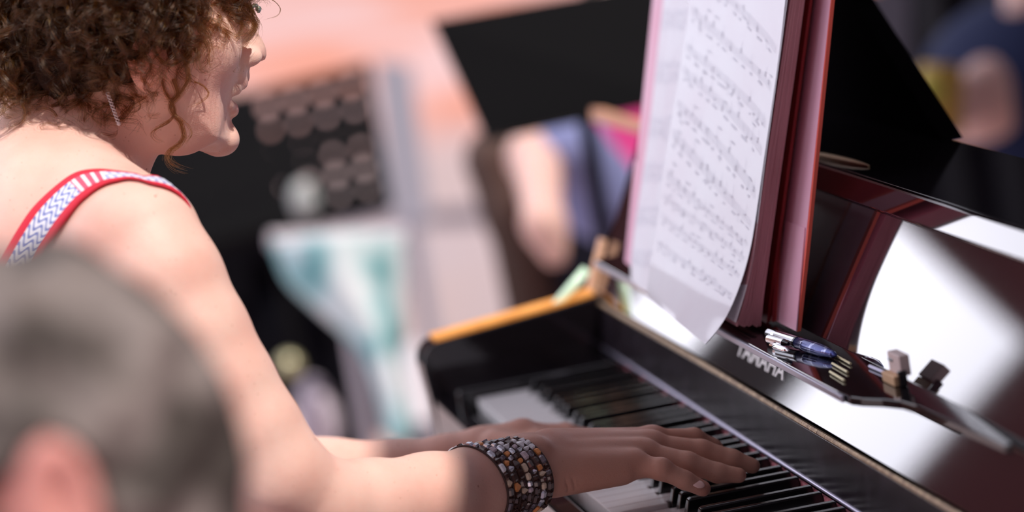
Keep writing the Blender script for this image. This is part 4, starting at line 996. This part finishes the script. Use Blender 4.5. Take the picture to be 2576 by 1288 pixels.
MB().ball(UD(765,505,6.7), (.025,.026,.038)).build('lamp_head', mat('lamp_grey',(.45,.48,.48),.4), kn, smooth=True); MB().tube([UD(765,505,6.7), UD(735,570,6.75)], .008, 8).build('lamp_neck', BSTAND, kn)
# pale grey board right of it
gbp = [UD(945,150,8.3),UD(1035,165,8.3),UD(1085,560,8.3),UD(985,560,8.3)]
gbo = MB().slab(gbp, .02).tube([UD(1030,540,8.31),(*UD(1040,560,8.31)[:2],FLOOR)], .02, 8).build('grey_board', PALEG); tag(gbo, 'pale lavender-grey upright board right of the perforated stand', 'board')
gl = MB().slab([UD(1000,560,8.3),UD(1075,560,8.3), UD(1150,1000,8.1), UD(1110,1000,8.1)], .02); 
# plain black stand
c4 = [UD(1085,55,5.3),UD(1660,-45,5.25),UD(1700,250,5.2),UD(1222,352,5.25)]
s2 = empty('music_stand', (*(c4[2]*.4+c4[3]*.6)[:2],FLOOR), 'plain black music stand left of the ring binder', 'music stand')
MB().slab(c4, -.006).build('desk_plate', BSTAND, s2); MB().slab([c4[3],c4[2],c4[2]+[.05,0,.012],c4[3]+[.05,0,.012]], .004).build('desk_lip', BSTAND, s2)
stand_legs(s2, c4[2]*.55+c4[3]*.45+[-.03,0,.03], 1)
# seated player in black
BLK = mat('black_clothes', (.004,.0035,.006), .95, spec=.1); psk = bpy.data.materials.new('skin_background'); psk.use_nodes = True; skin_nodes(psk, (.80,.52,.46), (.76,.46,.40), False)
def figure(name, label, prims, h=.012, m=None):
    pts = np.array([p for pr_ in prims for p in ((pr_[0], pr_[1]))]); mr_ = max(max(pr_[2], pr_[3]) for pr_ in prims)+.03
    lo, hi = pts.min(0)-mr_, pts.max(0)+mr_; f = Field(*[ax((lo[k],h),hi[k]) for k in range(3)])
    for pr_ in prims: f.cone(pr_[0], pr_[1], pr_[2], pr_[3], pr_[4] if len(pr_) > 4 else .03)
    V_, Q_ = f.mesh(); V_ = relax(V_, Q_, 2); o = put(name, V_, Q_, m or psk, smooth=True)
    if label: tag(o, label, 'person')
    return o
def cloth(name, parent, prims, m, h=.010):
    pts = np.array([p for pr_ in prims for p in ((pr_[0], pr_[1]))]); mr_ = max(max(pr_[2], pr_[3]) for pr_ in prims)+.03
    lo, hi = pts.min(0)-mr_, pts.max(0)+mr_; f = Field(*[ax((lo[k],h),hi[k]) for k in range(3)])
    for pr_ in prims: f.cone(pr_[0], pr_[1], pr_[2], pr_[3], .03)
    V_, Q_ = f.mesh(); V_ = relax(V_, Q_, 2); return put(name, V_, Q_, m, parent, smooth=True)
D = 7.6
tor = (UD(500,430,D+.1), UD(560,720,D)); thi = (UD(570,760,D-.05), UD(800,840,D-.45)); shn = (UD(800,850,D-.45), UD(930,1130,D-.55))
a1 = (UD(600,440,D-.1), UD(650,620,D-.35)); a2_ = (UD(650,620,D-.35), UD(760,560,D-.55))
pb_ = figure('seated_player', 'person in black clothes seated behind the perforated music stand', [(*tor,.15,.15),(UD(490,330,D+.1),UD(480,250,D+.1),.06,.095),(*thi,.10,.075),(*shn,.065,.045),(*a1,.055,.045),(*a2_,.042,.032),(UD(930,1130,D-.55),UD(1010,1150,D-.75),.04,.03)])
cloth('black_suit', pb_, [(*tor,.17,.175),(*thi,.125,.105),(*shn,.095,.080),(*a1,.070,.060),(*a2_,.058,.046),(UD(560,640,D-.3),UD(640,900,D-.3),.16,.12),(UD(500,600,D-.3),UD(500,1000,D-.2),.16,.15),(UD(640,760,D-.3),UD(700,940,D-.3),.12,.08)], BLK)
cs = MB(); cs.box((-4.75,-.35,FLOOR+.40),(-4.25,.12,FLOOR+.44)); cseat = cs.build('stool', BSTAND); tag(cseat, 'low black stool under the player in black', 'stool')
kb_ = MB().ball(UD(728,918,6.6), .022).build('brass_knob', mat('dull_brass',(.62,.58,.36),.35,metal=.6), smooth=True); tag(kb_, 'small dull yellow knob in front of the player\'s dark trousers', 'knob')
bag = MB().ball(UD(800,1060,6.6), (.05,.040,.085)).build('pale_bag', mat('pale_mauve_cloth',(.60,.52,.60),.8), smooth=True); tag(bag, 'small pale mauve bag beside the black trouser leg', 'bag')
BH = mat('brown_hair_background', (.05,.03,.02), .8)
cloth('hair', pb_, [(UD(487,262,7.75),UD(478,225,7.75),.095,.092)], BH)
# teal and white cloth
TEAL = bpy.data.materials.new('teal_cloth'); TEAL.use_nodes = True
t = TEAL.node_tree; b = t.nodes['Principled BSDF']; b.inputs['Roughness'].default_value = .85; tcn = t.nodes.new('ShaderNodeTexCoord')
n = t.nodes.new('ShaderNodeTexNoise'); n.inputs['Scale'].default_value = 8; n.inputs['Detail'].default_value = 1; t.links.new(tcn.outputs['Object'], n.inputs['Vector'])
r_ = t.nodes.new('ShaderNodeValToRGB'); e = r_.color_ramp.elements; e[0].position = .33; e[0].color = (.10,.33,.36,1); e[1].position = .56; e[1].color = (.80,.88,.92,1); x_ = e.new(.43); x_.color = (.38,.66,.70,1)
t.links.new(n.outputs['Fac'], r_.inputs[0]); t.links.new(r_.outputs[0], b.inputs['Base Color'])
D = 6.35
L1 = [UD(u,v,D) for u,v in ((692,612),(728,700),(800,770),(880,840),(930,900),(965,1000),(985,1110))]
L2 = [UD(u,v,D-.08) for u,v in ((850,588),(870,680),(900,760),(940,830),(965,900),(990,1000),(1010,1110))]
L3 = [UD(u,v,D+.05) for u,v in ((1010,596),(1015,690),(1012,770),(1008,840),(1000,900),(1015,1000),(1035,1110))]
tw = MB().sheet(grid_from([L1, L2, L3], 24)).build('teal_towel', TEAL, smooth=True); sdm = tw.modifiers.new('th','SOLIDIFY'); sdm.thickness = .008
tag(tw, 'teal and white patterned towel hanging behind the pianist\'s arm', 'towel')
rail = MB().tube([UD(680,606,D+.03), UD(1020,590,D+.09)], .016, 10).tube([UD(846,600,D+.06), (*UD(846,600,D+.06)[:2],FLOOR)], .014, 10).build('towel_rack', mat('white_rail',(.62,.56,.62),.5)); tag(rail, 'pale rail the teal towel hangs from', 'rack')
wst = MB().slab([UD(1008,870,6.9),UD(1050,850,6.9),UD(1095,1110,6.7),UD(1050,1110,6.7)], .02).build('pale_plank', mat('pale_plank_paint',(.68,.64,.70),.6)); tag(wst, 'pale plank standing between the teal towel and the piano', 'plank')
# seated listener: magenta top, denim shorts, bare legs
D = 6.1
leg1 = (UD(1350,395,D-.1), UD(1368,560,D-.45)); leg1b = (UD(1368,560,D-.45), UD(1396,640,D-.45))
pc = figure('seated_listener', 'person in magenta top and denim shorts seated beyond the music binder', [(UD(1560,250,D+.1),UD(1530,420,D+.1),.13,.12),(UD(1560,150,D+.1),UD(1560,90,D+.1),.06,.09),(UD(1480,400,D),leg1[0],.055,.046),(*leg1,.044,.032),(*leg1b,.032,.024)])
cloth('denim_shorts', pc, [(UD(1440,370,D-.12),UD(1490,480,D-.05),.060,.075),(UD(1500,470,D),UD(1540,500,D),.08,.08)], mat('denim',(.24,.27,.52),.85))
cloth('magenta_top', pc, [(UD(1565,300,D+.05),UD(1560,430,D+.0),.115,.070)], mat('magenta_cotton',(.72,.05,.26),.85))
cloth('hair', pc, [(UD(1562,80,6.26),UD(1562,60,6.26),.088,.090)], BH)
dkb = cloth('dark_bag', None, [(UD(1490,610,D+.42),UD(1512,740,D+.42),.10,.13)], mat('dark_navy_bag',(.022,.026,.045),.85)) ; tag(dkb, 'dark navy bag under the listener in denim shorts', 'bag')
db2 = cloth('leather_case', None, [(UD(1250,400,D+.3),UD(1290,520,D+.3),.06,.055),(UD(1290,520,D+.3),(*UD(1330,640,D+.3)[:2],FLOOR+.05),.050,.045)], mat('brown_black_leather',(.08,.04,.03),.7)); tag(db2, 'dark brown instrument case standing below the plain black music stand', 'case')
chp = [UD(1486,272,4.3),UD(1640,322,4.2),UD(1640,344,4.2),UD(1486,302,4.3)]
cr = empty('folding_chair', (*chp[0][:2],FLOOR), 'folding chair with an orange wooden top rail left of the binder', 'chair')
MB().slab(chp, .02).build('top_rail', mat('orange_rail',(.62,.30,.18),.5), cr)
for q in (1,): p_ = chp[q]+np.array([0,.01,-.03]); MB().tube([p_, (p_[0],p_[1],FLOOR)], .009, 8).build('leg', BSTAND, cr)
sp_ = np.array([chp[0],chp[1]]); MB().box((sp_[:,0].min()-.3,sp_[0][1]+.0,FLOOR+.42),(sp_[:,0].max(),sp_[0][1]+.3,FLOOR+.45)).build('seat', BSTAND, cr)
# right background: person in navy reaching for a yellow cup
D = 6.3
nv = figure('standing_person', 'person in navy top reaching out a bare arm beyond the raised piano lid', [(UD(2560,330,D),UD(2600,560,D),.17,.16),(UD(2500,210,D-.1),UD(2400,260,D-.25),.048,.036),(UD(2560,80,D-.05),UD(2500,210,D-.1),.055,.048),(UD(2400,260,D-.25),UD(2375,285,D-.3),.036,.03),(UD(2620,60,D),UD(2640,-60,D),.06,.1)])
cloth('navy_top', nv, [(UD(2570,260,D+.02),UD(2600,600,D+.02),.19,.20),(UD(2600,150,D),UD(2575,300,D),.10,.12)], mat('navy_cotton',(.012,.020,.075),.85))
yc_ = empty('yellow_cup', UD(2372,330,D-.35), 'yellow cup held by the person in navy', 'cup')
MB().tube([UD(2368,165,D-.36),UD(2362,250,D-.36),UD(2375,345,D-.36)], [.036,.040,.030], 14).build('cup_body', mat('mustard_yellow',(.50,.30,.06),.6), yc_, smooth=True)
MB().ball(UD(2335,235,D-.42), (.025,.028,.03)).build('lemon_slice', mat('lime_yellow',(.55,.50,.08),.6), yc_, smooth=True)
gp = MB().slab([UD(2130,-30,6.9),UD(2285,-30,6.9),UD(2290,230,6.9),UD(2180,230,6.9)], .02).build('notice_board', mat('slate_panel',(.17,.16,.20),.7)); tag(gp, 'slate grey board behind the raised piano lid', 'board')
